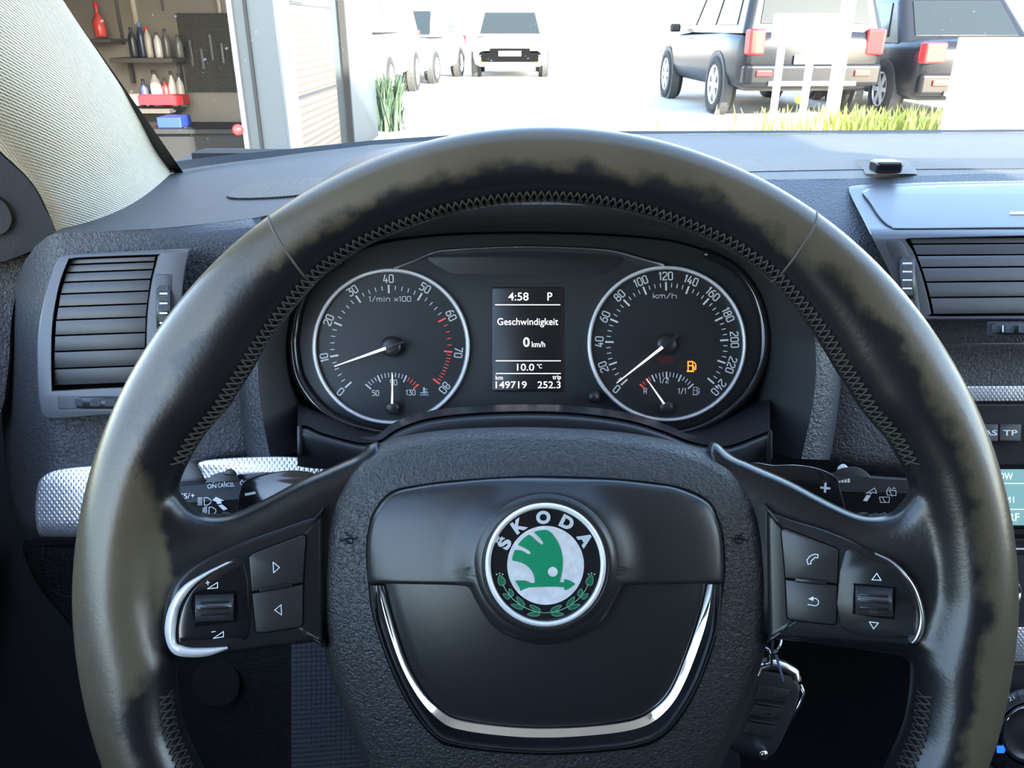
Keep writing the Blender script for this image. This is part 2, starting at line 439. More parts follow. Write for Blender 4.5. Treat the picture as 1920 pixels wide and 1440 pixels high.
def rrect(x0, y0, x1, y1, r, n=4):
    out = []
    for cx, cy, a in ((x1 - r, y0 + r, -90), (x1 - r, y1 - r, 0), (x0 + r, y1 - r, 90), (x0 + r, y0 + r, 180)):
        out += [(cx + r * math.cos(R(a + 90 * i / n)), cy + r * math.sin(R(a + 90 * i / n))) for i in range(n + 1)]
    return out
# ------------------------------------------------------------------ car shell
Z_TOP = -.118                    # level of the dash top below the lens
def wpt(x, y, z): return Vector((x, y, CZ + z))
# dash top outline: front edge and glass base, as sight lines meeting the level
EDGE = [(100, 437), (200, 433), (300, 428), (400, 418), (480, 408), (560, 392), (700, 372), (900, 352), (1100, 342), (1300, 338), (1500, 336), (1590, 335), (1750, 329), (1920, 325), (2150, 322), (2500, 320)]
BASE = [(330, 322), (360, 316), (400, 309), (450, 302), (500, 296), (560, 288), (700, 272), (900, 257), (1100, 252), (1300, 251), (1500, 250), (1590, 250), (1750, 249), (1920, 248), (2100, 248), (2350, 250)]
edge3 = [onz(px, py, Z_TOP) for px, py in EDGE]
base3 = [onz(px, py, Z_TOP) for px, py in BASE]

# windscreen, one pane
def glass_pt(p, t):
    return Vector((p.x * (1 - .12 * t), p.y - .72 * t, p.z + .50 * t + .03 * math.sin(math.pi * t)))
gb = [base3[0] + Vector((-.10, -.10, -.005))] + base3 + [base3[-1] + Vector((.12, -.06, 0))]
mb = MB().grid([[glass_pt(p, t) for p in gb] for t in [i / 10 for i in range(11)]])
tag(mb.build('window_1', M['windscreen'], None, True), 'dusty windscreen glass rising from the far edge of the dashboard', 'windscreen', kind='structure')
win = bpy.data.objects['window_1']
# dotted black band printed along the edge of the glass
bandm = mat('black ceramic band', (.006, .006, .007), .5)
rows = []
for t in [i / 24 for i in range(25)]:
    p = glass_pt(base3[0], t); rows.append([p + Vector((-.14, -.015, 0)), p + Vector((.004 * (1 - t) + .004, -.004, 0))])
MB().grid(rows).build('edge_band', bandm, win, True)
rows = [[p + Vector((0, -.012, .0015)), p + Vector((0, -.003, .004 if i > 8 else .009 - .0006 * i))] for i, p in enumerate(base3)]
MB().grid(rows).build('edge_band', bandm, win, True)

# headliner, doors, rails of the cabin, plus added panels that block light
MB().box(wpt(.30, -.345, .435), (1.40, 1.29, .03)).build('ceiling', M['headliner'])['kind'] = 'structure'
MB().box(wpt(1.10, .1, -.56), (.06, 2.2, .80)).build('door_2', M['door'])['kind'] = 'structure'
MB().box(wpt(-.415, .1, -.58), (.06, 2.2, .84)).build('door_1', M['door'])['kind'] = 'structure'
MB().box(wpt(.36, -.95, -.25), (1.56, .06, 1.35)).build('added_rear_block', M['door'])['kind'] = 'structure'  # solid bulkhead added to stop light coming from behind
MB().box(wpt(.36, 1.10, -.56), (1.56, .04, .82)).build('wall_front', M['carpet'])['kind'] = 'structure'
MB().box(wpt(.36, .08, -.88), (1.5, 2.0, .04)).build('floor', M['carpet'])['kind'] = 'structure'
MB().box(wpt(1.02, -.65, .13), (.04, .60, .60)).build('added_side_block', M['headliner'])['kind'] = 'structure'  # solid panel added across the rear side window to block the sun
MB().tube([wpt(.985, .28, .42), wpt(1.06, .66, .16), wpt(1.10, 1.03, -.14)], .03, 8).build('trim_1', M['headliner'])['kind'] = 'structure'

# ------------------------------------------------------------------ pillar on the driver's side
Lc = curve([ray(112, 450, .52), ray(88, 392, .50), ray(60, 342, .485), ray(0, 283, .46), ray(-140, 160, .41), ray(-300, 0, .36), ray(-500, -250, .30)], 6)
Rc = curve([base3[0] + Vector((.002, -.006, -.012)), ray(304, 280, .705), ray(262, 215, .64), ray(200, 122, .565), ray(118, 0, .50), ray(10, -180, .44), ray(-120, -420, .38)], 6)
rows = []
for a, b in zip(Lc, Rc):
    row = []
    for k in range(13):
        u = k / 12
        p = a.lerp(b, u)
        toward = (Vector((0, 0, CZ)) - p).normalized()
        side = Vector((1, -.25, 0)).normalized()
        p = p + toward * .030 * math.sin(math.pi * u ** .8) + side * .006 * math.sin(math.pi * u)
        row.append(p)
    row = [a + Vector((-.02, .05, 0))] + row + [b + Vector((-.03, .05, 0))]
    rows.append(row)
# rounded foot of the trim on the dash
foot = [onz(x, y, Z_TOP - .004) for x, y in curve([(112, 441), (150, 436), (200, 429), (250, 419), (280, 405), (303, 378), (318, 350), (331, 322)], 2)]
rows = [[foot[0]] + [foot[min(len(foot) - 1, int(k / 12 * (len(foot) - 1) + .5))] for k in range(13)] + [foot[-1] + Vector((-.03, .05, 0))]] + rows[1:]
tag(MB().grid(rows).build('windscreen_pillar_trim', M['pillar'], None, True), 'cream cloth covered windscreen pillar trim rising from the dash end', 'pillar trim')

# dark sail panel and door top beside the pillar
def door_pt(px, py): return onx(px, py, -.375 if px < 900 else 1)
sail = empty('door_sail_panel', ray(20, 420, .55))
tag(sail, 'dark triangular mirror panel on the door beside the cream pillar', 'door panel')
def flat_world(name, pts, m, off, parent, d):
    fr = [ray(p[0], p[1], d(p[0], p[1])) for p in pts]
    tri = tessellate_polygon([[Vector((p[0], -p[1], 0)) for p in pts]])
    inv = parent.matrix_basis.inverted() if parent else Matrix()
    n = len(fr); back = [p + off for p in fr]
    fs = list(tri) + [tuple(i + n for i in t[::-1]) for t in tri] + [(i, (i + 1) % n, (i + 1) % n + n, i + n) for i in range(n)]
    return shade(MB().add([inv @ p for p in fr + back], fs).build(name, m, parent), 40)
sd = lambda x, y: .535 + (105 - x) * -.00012
flat_world('panel', curve([(-260, 60), (0, 288), (58, 345), (84, 392), (108, 442), (60, 470), (-40, 500), (-260, 520)], 4, True), M['door'], Vector((-.012, .05, 0)), sail, sd)
flat_world('door_capping', curve([(-200, 560), (-60, 500), (0, 470), (60, 455), (112, 440), (74, 485), (34, 545), (20, 610), (14, 700), (-20, 800), (-200, 840)], 4, True), M['grain'], Vector((-.012, .05, 0)), sail, lambda x, y: sd(x, y) + .012)
flat_world('tweeter_cover', curve([(-200, 330), (-60, 352), (0, 374), (20, 402), (18, 425), (0, 440), (-60, 452), (-200, 470)], 4, True), M['dull'], Vector((-.002, .012, 0)), sail, lambda x, y: sd(x, y) - .004)

# ------------------------------------------------------------------ dashboard
dash = empty('dashboard', ray(960, 700, .62), None)
tag(dash, 'dark grey grained dashboard running across under the windscreen', 'dashboard')
dinv = dash.matrix_basis.inverted()
def dlink(mb, name, m, smooth=True, bevel=0):
    mb.v = [tuple(dinv @ Vector(p)) for p in mb.v]
    return mb.build(name, m, dash, smooth, bevel)
NT = 10
rows = []
for i in range(NT + 1):
    t = i / NT
    rows.append([b.lerp(e, t) for b, e in zip(curve(base3, 4), curve(edge3, 4))])
top = dlink(MB().grid(rows), 'top_pad', M['dashtop'])
def depth_edge(px, py): return Z_TOP / (-SP + (720 - py) / F * CP)
EDGE_T = [(p[0], p[1]) for p in EDGE]
def dash_depth(px):
    return lerp_table([(0, .515), (100, .505), (300, .512), (470, .522), (560, .62), (900, .62), (1300, .63), (1500, .61), (1600, .60), (1920, .60), (2500, .60)], px)
cols = []
for px in [4, 10, 18, 30, 46, 66, 88] + list(range(104, 2500, 16)):
    if px < 104:
        tp = lerp_table([(4, 690), (10, 610), (18, 565), (30, 525), (46, 490), (66, 462), (88, 444), (104, 437)], px)
        bt = lerp_table([(4, 800), (10, 870), (18, 935), (30, 975), (46, 1006), (104, 1012)], px)
    else:
        tp = lerp_table(EDGE_T, px)
        bt = lerp_table([(104, 1012), (170, 1014), (260, 960), (340, 905), (420, 878), (640, 872), (1400, 872), (1720, 900), (2500, 900)], px)
    col = []
    for k in range(29):
        u = k / 28; py = tp + (bt - tp) * u
        d = dash_depth(px)
        e = depth_edge(px, tp) if px >= 104 else d
        rl = lerp_table([(1250, 30), (1450, 110), (1600, 135)], px)
        d += max(0, e - d) * max(0, 1 - (py - tp) / rl) ** (2 if px < 1400 else 1.3)       # rolls back into the top
        if px >= 104 and e < d: d = e + (d - e) * min(1, (py - tp) / 60)
        if px < 110: d += .045 * ((110 - px) / 106) ** 2
        d += .02 * max(0, 1 - (bt - py) / 25) ** 2
        col.append(ray(px, py, d))
    cols.append(col)
dlink(MB().grid(cols), 'face', M['grain'])

# far strip: ribbed defroster grille and its lip
def top_plate(name, pts, m, h, bevel=0.0012):
    n = len(pts); lo = [onz(x, y, Z_TOP - .003) for x, y in pts]
    hi = [p + Vector((0, 0, h + .003)) for p in lo]
    tri = tessellate_polygon([[Vector((p.x, p.y, 0)) for p in hi]])
    fs = list(tri) + [(i + n, (i + 1) % n + n, (i + 1) % n, i) for i in range(n)]
    return shade(MB().add([dinv @ p for p in hi + lo], fs).build(name, m, dash), 30)
top_plate('defroster_grille', [(1180, 304), (1605, 303), (1920, 303), (2250, 303), (2250, 322), (1920, 323), (1600, 325), (1450, 328), (1330, 331), (1180, 333)], M['grille'], .0006)
top_plate('speaker_grille', curve([(432, 381), (438, 365), (462, 354), (520, 347), (600, 343), (700, 340), (706, 358), (620, 369), (520, 380)], 4, True), M['grille'], .0015)

# instrument hood: a deep arch standing on the dash around the gauges
CF = Frame('instrument_cluster', 990, 650, .545)
lip_in = curve([(520, 860), (500, 760), (494, 680), (498, 620), (520, 540), (580, 470), (680, 425), (820, 410), (985, 406), (1150, 410), (1300, 425), (1410, 465), (1480, 530), (1512, 600), (1520, 680), (1512, 760), (1490, 860)], 4)
lip_out = curve([(470, 862), (455, 770), (452, 680), (466, 600), (505, 500), (570, 420), (660, 352), (800, 322), (985, 316), (1170, 322), (1320, 352), (1430, 420), (1500, 500), (1548, 600), (1562, 680), (1556, 770), (1540, 862)], 4)
back_in = curve([(600, 830), (565, 760), (545, 690), (545, 620), (560, 560), (610, 500), (700, 455), (830, 438), (985, 434), (1140, 438), (1270, 452), (1370, 490), (1420, 550), (1435, 620), (1432, 690), (1420, 760), (1385, 830)], 4)
back_out = curve([(452, 862), (440, 770), (440, 680), (460, 590), (500, 470), (570, 380), (650, 304), (760, 272), (985, 258), (1190, 264), (1330, 296), (1430, 370), (1510, 470), (1560, 590), (1580, 680), (1575, 770), (1560, 862)], 4)
def lean(front, back, lo=640, hi=400):
    return lambda p: back + (front - back) * max(0., min(1., (lo - p[1]) / (lo - hi)))
def ring3(c, dep): return [ray(p[0], p[1], dep(p)) for p in c]
rings = [ring3(back_in, lambda p: .556), ring3(back_in, lambda p: .550)]
mid = [a.lerp(b, .55) for a, b in zip(back_in, lip_in)]
rings += [ring3(mid, lean(.505, .528)), ring3(lip_in, lean(.470, .512)), ring3([a.lerp(b, .25) for a, b in zip(lip_in, lip_out)], lean(.466, .508)),
          ring3([a.lerp(b, .7) for a, b in zip(lip_in, lip_out)], lean(.467, .510)), ring3(lip_out, lean(.474, .516)),
          ring3([a.lerp(b, .3) for a, b in zip(lip_out, back_out)], lean(.52, .522)), ring3(back_out, lambda p: lean(.66, .545)(p) + max(0, min(1, (p[0] - 1200) / 350)) * max(0, min(1, (p[1] - 300) / 250)) * .10)]
hood_in = MB().grid(rings[:5]); dlink(hood_in, 'hood_lining', M['dull'])
hood_out = MB().grid(rings[4:]); dlink(hood_out, 'hood', M['grain'])

# gloss collar and end caps of the steering column gap cover, below the gauges
BR = Frame('column_gap_cover', 1000, 820, .47)
tag(BR.o, 'black satin cover arching over the steering column below the gauges', 'column cover')
topc = curve([(558, 802), (575, 800), (600, 812), (660, 829), (690, 832), (715, 826), (745, 806), (800, 787), (880, 777), (990, 773), (1090, 777), (1180, 790), (1245, 810), (1290, 828), (1340, 838), (1372, 836), (1420, 818), (1444, 808)], 4)
botc = curve([(558, 850), (580, 852), (620, 858), (680, 872), (700, 876), (730, 866), (770, 850), (820, 835), (890, 826), (990, 822), (1080, 826), (1160, 838), (1230, 856), (1280, 872), (1330, 884), (1372, 884), (1420, 866), (1446, 858)], 4)
rows = []
for k, (u, dz) in enumerate(((-.30, -.034), (-.10, -.014), (0, -.0060), (.08, -.0022), (.18, -.0004), (.28, 0), (.55, -.0012), (1, -.0055), (1.5, -.014))):
    rows.append([BR.L(a[0] + (b[0] - a[0]) * u, a[1] + (b[1] - a[1]) * u, dz) for a, b in zip(topc, botc)])
MB().grid(rows).build('brow', mat('satin column cover', (.03, .03, .034), .30), BR.o, True)
shelf = [(575, 795), (612, 770), (680, 805), (740, 815), (800, 800), (740, 812), (700, 835), (640, 826), (590, 806)]
for nm, pts in (('end_cap', [(557, 800), (562, 797), (566, 800), (566, 850), (562, 855), (557, 850)]), ('end_cap', [(1440, 808), (1445, 804), (1448, 810), (1448, 860), (1440, 866), (1436, 860)])):
    BR.plate(nm, pts, .0012, .03, M['semigloss'], 1.5)
# shelf closing the gap from the brow back to the gauge lens
rows = [[BR.L(p[0], p[1] - 2, -.002) for p in topc], [ray(0, 0, 1) * 0 for p in topc]]
inv = BR.o.matrix_basis.inverted
def shelf_back(p):
    x = p[0]; y = lerp_table([(540, 745), (612, 775), (680, 805), (742, 818), (810, 808), (880, 782), (1000, 764), (1110, 772), (1180, 796), (1250, 818), (1325, 800), (1400, 760), (1450, 735)], x)
    return BR.L(x, y, BR.d - .556)
rows[1] = [shelf_back(p) for p in topc]
MB().grid(rows).build('shelf', M['face'], BR.o, True)

# silver trims
TL = Frame('silver_trim_strip', 120, 940, .497)
tag(TL.o, 'wide cross hatched silver trim piece below the left air vent', 'trim strip')
TL.plate('insert', curve([(70, 912), (82, 892), (110, 880), (170, 873), (260, 869), (262, 1000), (170, 1006), (90, 1007), (72, 1000), (66, 960)], 4, True), lambda x, y: -.00003 * max(0, y - 985) ** 1.6, .02, M['hatch'], 5)
TR_ = Frame('silver_trim_strip', 500, 880, .500)
tag(TR_.o, 'narrow cross hatched silver strip curving behind the left stalk', 'trim strip')
TR_.plate('insert', curve([(374, 866), (440, 858), (540, 856), (600, 864), (650, 884), (700, 910), (660, 925), (600, 912), (520, 890), (440, 894), (385, 900), (378, 888)], 4, True), 0, .015, M['hatch'], 4)
TR2 = Frame('silver_trim_strip', 1860, 737, .588)
tag(TR2.o, 'cross hatched silver strip above the radio', 'trim strip')
TR2.plate('insert', [(1780, 724), (2300, 722), (2300, 751), (1780, 753)], 0, .02, M['hatch'], 3)

# lower dash and knee panel, steering column
low = Frame('lower_dash_panel', 300, 1100, .56)
tag(low.o, 'dark grained lower dash panel curving down beside the door', 'lower panel')
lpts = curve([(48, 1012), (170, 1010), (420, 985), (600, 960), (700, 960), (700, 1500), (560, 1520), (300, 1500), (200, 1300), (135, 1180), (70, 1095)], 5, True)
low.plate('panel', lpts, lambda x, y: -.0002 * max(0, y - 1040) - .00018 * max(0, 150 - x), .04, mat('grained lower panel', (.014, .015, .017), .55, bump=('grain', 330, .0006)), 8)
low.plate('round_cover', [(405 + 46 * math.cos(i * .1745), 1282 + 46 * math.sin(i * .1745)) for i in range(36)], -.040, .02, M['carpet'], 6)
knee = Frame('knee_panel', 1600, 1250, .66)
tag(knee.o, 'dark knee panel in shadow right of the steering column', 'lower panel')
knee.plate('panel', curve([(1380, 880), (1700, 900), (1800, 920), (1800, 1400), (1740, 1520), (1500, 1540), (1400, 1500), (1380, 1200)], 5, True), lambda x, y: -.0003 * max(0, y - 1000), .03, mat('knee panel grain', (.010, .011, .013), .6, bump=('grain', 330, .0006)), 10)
colm = Frame('steering_column_shroud', 1010, 1050, .44)
tag(colm.o, 'black steering column shroud behind the wheel hub', 'column shroud')
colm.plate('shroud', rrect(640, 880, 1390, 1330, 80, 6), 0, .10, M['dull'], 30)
dp = Frame('footwell_side_panel', 620, 1330, .52)
tag(dp.o, 'dark blue grey dotted panel seen under the left wheel spoke', 'footwell panel')
dp.plate('panel', [(546, 1150), (560, 1140), (800, 1140), (800, 1560), (552, 1560), (546, 1550)], lambda x, y: -.0002 * (x - 546) * .3, .02, M['dotted'], 5)

# sensor on the dash top
ss = empty('sun_sensor', onz(1660, 312, Z_TOP))
tag(ss, 'small sun sensor mount with a black lens on the far dash top', 'sensor')
mb = MB(); rows = []
for u in [i / 8 for i in range(9)]:
    rows.append([onz(x, y, Z_TOP + .001 + .006 * math.sin(math.pi * u) ** .6 * (.35 + .65 * (1 - k / 4))) - ss.location for k, (x, y) in enumerate([(1602 + 95 * u, 299), (1608 + 95 * u, 305), (1615 + 96 * u, 312), (1620 + 98 * u, 319), (1622 + 98 * u, 326)])])
MB().grid(rows).build('mount', M['dashtop'], ss, True)
c = onz(1661, 312, Z_TOP + .009) - ss.location
MB().box(c, (.023, .018, .010)).build('lens', M['gloss'], ss, bevel=.003, seg=3)
# ------------------------------------------------------------------ instrument cluster
tag(CF.o, 'black instrument cluster with two round gauges and a lit display', 'instrument cluster')
outl = curve([(560, 560), (548, 640), (560, 710), (600, 765), (650, 795), (742, 815), (812, 806), (880, 780), (1000, 762), (1110, 770), (1180, 794), (1250, 814), (1322, 798), (1390, 750), (1425, 690), (1434, 630), (1420, 560), (1370, 495), (1270, 455), (1140, 442), (985, 438), (830, 442), (700, 460), (610, 505)], 3, True)
CF.plate('mask', outl, -.004, .012, M['mask'], 3)
CF.plate('surround', outl, -.0065, .012, M['gloss'], 2) if False else None
# gloss border strip round the lower edge
lowb = curve([(640, 490), (600, 512), (572, 545), (557, 585), (551, 620), (549, 650), (560, 710), (600, 765), (655, 797), (742, 815), (812, 806), (880, 780)], 5)
lowb2 = curve([(1110, 772), (1180, 796), (1250, 814), (1322, 798), (1390, 750), (1426, 690), (1434, 630), (1424, 575), (1405, 535), (1372, 498), (1320, 474)], 5)
for b in (lowb, lowb2):
    mb = MB().tube([CF.L(p[0], p[1], -.001) for p in b], .0035, 8); mb.build('lens_edge', M['gloss'], CF.o, True)
# arched silver strip above the gauges
top = curve([(738, 501), (775, 488), (815, 471), (860, 466), (985, 461), (1110, 465), (1155, 470), (1200, 482), (1246, 494)], 6)
rows = [[CF.L(p[0], p[1] - h, z) for p in top] for h, z in ((0, -.004), (0.6, .0), (-2.5, .001), (-5, -.004))]
MB().grid(rows).build('top_strip', M['silver'], CF.o, True)
CF.plate('upper_shade_plate', curve([(800, 482), (850, 476), (985, 471), (1110, 475), (1170, 482), (1150, 505), (1110, 516), (985, 517), (870, 517), (835, 508)], 4, True), -.0036, .001, M['face'], 2)  # darker plate carries the shade of a shallow recess

def gauge(label_, cx, cy, r, ry, a0, a1, majors, red_from, minors, numerals, title, needle_a, needle_r, sub):
    P = CF.o
    face = MB(); CF.disc(face, cx, cy, r - 2, -.0033, 64, ry - 2); f = face.build('gauge_face', M['face'], P)
    CF.ring('gauge_ring', cx, cy, [(r - 7, -.0036), (r - 6, -.0002), (r - 4.5, .0016), (r - 1.5, .0020), (r + .5, .0010), (r + 1, -.004)], M['silverplastic'], P, ry=ry / r)
    zt = -.0030
    wm, rm = MB(), MB()
    n = len(majors)
    for i, am in enumerate(majors):
        t = rm if red_from is not None and i >= red_from else wm
        CF.stroke(t, arcp(cx, cy, am, 101, 114.5), 3.2, zt)
        if i < n - 1:
            k = minors(i)
            for j in range(1, k):
                a = am + (majors[i + 1] - am) * j / k
                t = rm if red_from is not None and i >= red_from else wm
                CF.stroke(t, arcp(cx, cy, a, 106.5, 113.5), 1.5, zt)
    lit, dim = (M['lit'], M['litdim'])
    wm.build('tick_marks', lit, f); 
    if rm.v: rm.build('red_tick_marks', M['litred'], f)
    nm = MB()
    for a, t in numerals:
        x, y = cx + 127 * math.sin(R(a)), cy - 127 * math.cos(R(a))
        rot = a if abs(a) < 100 else a
        if -180 < a < -100 and t == '0': rot = a + 180 if False else a + 90 + 0
        CF.stext(nm, t, x, y, 14, zt, 2.0, rot if t != '0' else a + (172 if a < -100 else 0))
    CF.stext(nm, title[0], cx + title[1], cy - 90 + title[2], 9, zt, 1.1, asp=.75 if title[0] != 'km/h' else .9, gap=.28)
    nm.build('numerals', lit, f)
    # sub gauge
    sx, sy, sr, ticks, strs, na, nl, nb = sub
    wm, rm = MB(), MB()
    for a, ln, red in ticks:
        CF.stroke(rm if red else wm, arcp(sx, sy, a, 66 - ln, 66), 2.6 if ln > 8 else 1.5, zt)
    wm.build('tick_marks', lit, f); rm.build('red_tick_marks', M['litred'], f)
    nm = MB()
    for t, x, y in strs: CF.stext(nm, t, x, y, 9.5, zt, 1.3)
    nm.build('numerals', lit, f)
    # needles on their hubs
    for (hx, hy, hr, a, ln, tail, w0, st) in ((cx, cy, 19, needle_a, needle_r, 27, 6, 10), (sx, sy, 13, na, nl, 0, 4.2, nb)):
        hub = CF.ring('needle_hub', hx, hy, [(hr, -.0033), (hr, .004), (hr - 1.5, .005), (hr * .5, .0055), (.01, .0057)], M['satin'], P, 40)
        d = (math.sin(R(a)), -math.cos(R(a))); nrm = (-d[1], d[0])
        if tail:
            CF.plate('needle_tail', [(hx - d[0] * tail + nrm[0] * 2.6, hy - d[1] * tail + nrm[1] * 2.6), (hx + d[0] * 12 + nrm[0] * 4.5, hy + d[1] * 12 + nrm[1] * 4.5), (hx + d[0] * 12 - nrm[0] * 4.5, hy + d[1] * 12 - nrm[1] * 4.5), (hx - d[0] * tail - nrm[0] * 2.6, hy - d[1] * tail - nrm[1] * 2.6)], .0066, .002, M['satin'], .8, hub)
        CF.plate('needle', [(hx + d[0] * st + nrm[0] * w0 / 2, hy + d[1] * st + nrm[1] * w0 / 2), (hx + d[0] * ln + nrm[0] * .9, hy + d[1] * ln + nrm[1] * .9), (hx + d[0] * ln - nrm[0] * .9, hy + d[1] * ln - nrm[1] * .9), (hx + d[0] * st - nrm[0] * w0 / 2, hy + d[1] * st - nrm[1] * w0 / 2)], .0078, .0015, M['needle'], .5, hub)
    return f
def arcp(cx, cy, a, r0, r1): return [(cx + r * math.sin(R(a)), cy - r * math.cos(R(a))) for r in (r0, r1)]
maj = [-132 + 32.45 * i for i in range(9)]
tk = []
for i in range(17):
    a = -48 + 6 * i; tk.append((a, 12 if i % 4 == 0 else 7.5, i > 12))
gauge('rev', 733, 649.5, 147, 145.5, 0, 0, maj, 6, lambda i: 10 if i == 7 else 5, [(a, t) for a, t in zip(maj, ['0', '10', '20', '30', '40', '50', '60', '70', '80'])], ('1/min x100', -2, 1), -109.4, 113,
      (735, 765, 66, tk, [('50', 704, 737), ('90', 738, 717), ('130', 770, 736)], .8, 63, 8))
maj = [-132 + 21.85 * i for i in range(13)]
tk = []
for i in range(17):
    a = -49 + 6.1 * i; tk.append((a, 12 if i % 4 == 0 else 7.5, i < 4))
fs_ = gauge('speed', 1250.5, 644.5, 148.5, 145.5, 0, 0, maj, None, lambda i: 4, [(a, str(20 * i)) for i, a in enumerate(maj)], ('km/h', -4, 0), -128, 120,
      (1250, 764, 66, tk, [('R', 1210, 733), ('1/2', 1245, 713), ('1/1', 1279, 733)], -35, 66, 8))
# symbols: coolant, pump, amber low-fuel lamp, unlit red lamp
sy = MB(); z = -.0029
CF.stroke(sy, [(795, 727), (795, 737)], 3, z); CF.stroke(sy, [(796, 730), (801, 730)], 1.3, z); CF.stroke(sy, [(796, 734), (801, 734)], 1.3, z)
for y in (737, 741): CF.stroke(sy, [(788, y), (791, y - 1.2), (794, y), (797, y - 1.2), (800, y), (803, y - 1.2)], 1.2, z)
def pump(mb, x, y, s, w, z):
    def q(l): return [(x + a * s, y + b * s) for a, b in l]
    CF.stroke(mb, q([(-.42, .5), (.22, .5)]), w * 1.3, z); CF.stroke(mb, q([(-.35, .45), (-.35, -.5), (.14, -.5), (.14, .45)]), w, z)
    CF.stroke(mb, q([(-.35, -.08), (.14, -.08)]), w, z)
    CF.stroke(mb, q([(.14, .0), (.28, .05), (.3, .3), (.42, .33), (.46, .2), (.44, -.2), (.3, -.42)]), w * .85, z)
sy.build('coolant_symbol', M['litdim'], CF.o); sy = MB(); pump(sy, 1305, 733, 14, 1.2, z); sy.build('pump_symbol', M['litdim'], CF.o)
am = MB(); pump(am, 1296.5, 687, 18, 2.2, -.0029); am.build('fuel_lamp', M['amber'], CF.o)
rd = MB(); CF.fill(rd, rrect(1234, 668, 1264, 683, 4), -.0030); rd.build('warning_lamp', M['darkred'], CF.o)
# display
CF.plate('display', rrect(923, 538, 1056, 734, 5), -.0025, .001, M['screen'], 1.2)
disp = CF.o.children[-1]
px_ = MB(); z = -.0022; T = lambda t, x, y, h, w=None, b=.004: CF.text(t, x, y, h, z, w=w, bold=b, mb=px_)
T('4:58', 972, 556, 15, 38); T('P', 1031, 556, 15, 9)
for y, x0, x1 in ((571.5, 929, 1050), (676.5, 930, 1051), (700.3, 930, 1051)): CF.stroke(px_, [(x0, y), (x1, y)], 1.6, z)
T('Geschwindigkeit', 989.5, 605, 17, 114, .004); T('0', 987, 641.5, 18, 12, .02); T('km/h', 1009.5, 645.5, 10.5, 25, .008)
T('10.0', 985.5, 688.5, 13, 32); T('°C', 1011.5, 686.5, 8.5, 9, .008)
T('km', 936, 708, 8, 13.5, .006); T('trip', 1044, 708.5, 10.5, 16, .006); T('149719', 958.5, 721.5, 13, 58); T('252.3', 1029.5, 721.5, 13, 43)
px_.build('characters', M['pixel'], disp)
# reset knob
CF.ring('reset_knob', 1113, 744, [(13, -.004), (12, .004), (10, .0075), (9, .012), (7.5, .013), (.01, .0132)], M['satin'], CF.o, 28)

# ------------------------------------------------------------------ air vents
def thumbwheel(fr, parent, quad, n, vertical, marks):
    """ribbed roller seen through its slot; quad in pixels x0 y0 x1 y1"""
    x0, y0, x1, y1 = quad
    rows = []
    for i in range(17):
        u = i / 16; b = math.sin(math.pi * u)
        if vertical: rows.append([fr.L(x, y0 + (y1 - y0) * u, -.001 + .007 * b - (0 if 0 < j < 3 else .0015)) for j, x in enumerate((x0, x0 + 2, x1 - 2, x1))])
        else: rows.append([fr.L(x0 + (x1 - x0) * u, y, -.001 + .007 * b - (0 if 0 < j < 3 else .0015)) for j, y in enumerate((y0, y0 + 2, y1 - 2, y1))])
    wheel = MB().grid(rows).build('thumbwheel', mat_wheel, parent, True)
    mb, wm = MB(), MB()
    for i in range(n):
        u = (i + .5) / n; b = -.001 + .007 * math.sin(math.pi * u) + .0008
        hw = .34 / n
        if vertical: pts = rrect(x0 + 4, y0 + (y1 - y0) * (u - hw), x1 - 4, y0 + (y1 - y0) * (u + hw), 1.5, 2)
        else: pts = rrect(x0 + (x1 - x0) * (u - hw), y0 + 4, x0 + (x1 - x0) * (u + hw), y1 - 4, 1.5, 2)
        fr.plate('x', pts, b, .002, None, .8, mb=mb)
        if i in marks:
            e = (i + 1) / n
            if vertical: fr.fill(wm, rrect(x0 + 6, y0 + (y1 - y0) * e - 1.6, x1 - 6, y0 + (y1 - y0) * e + 1.6, 1, 2), lambda x, y: .0006 + .007 * math.sin(math.pi * e))
            else: fr.fill(wm, rrect(x0 + (x1 - x0) * e - 1.6, y0 + 5, x0 + (x1 - x0) * e + 1.6, y1 - 5, 1, 2), lambda x, y: .0006 + .007 * math.sin(math.pi * e))
    mb.build('grip_pad', mat_wheel2, wheel)
    if wm.v: wm.build('white_mark', M['print'], wheel)
mat_wheel = mat('thumbwheel plastic', (.02, .02, .022), .35)
mat_wheel2 = mat('thumbwheel grip', (.06, .06, .066), .45, bump=('hatch', 900, .0003))

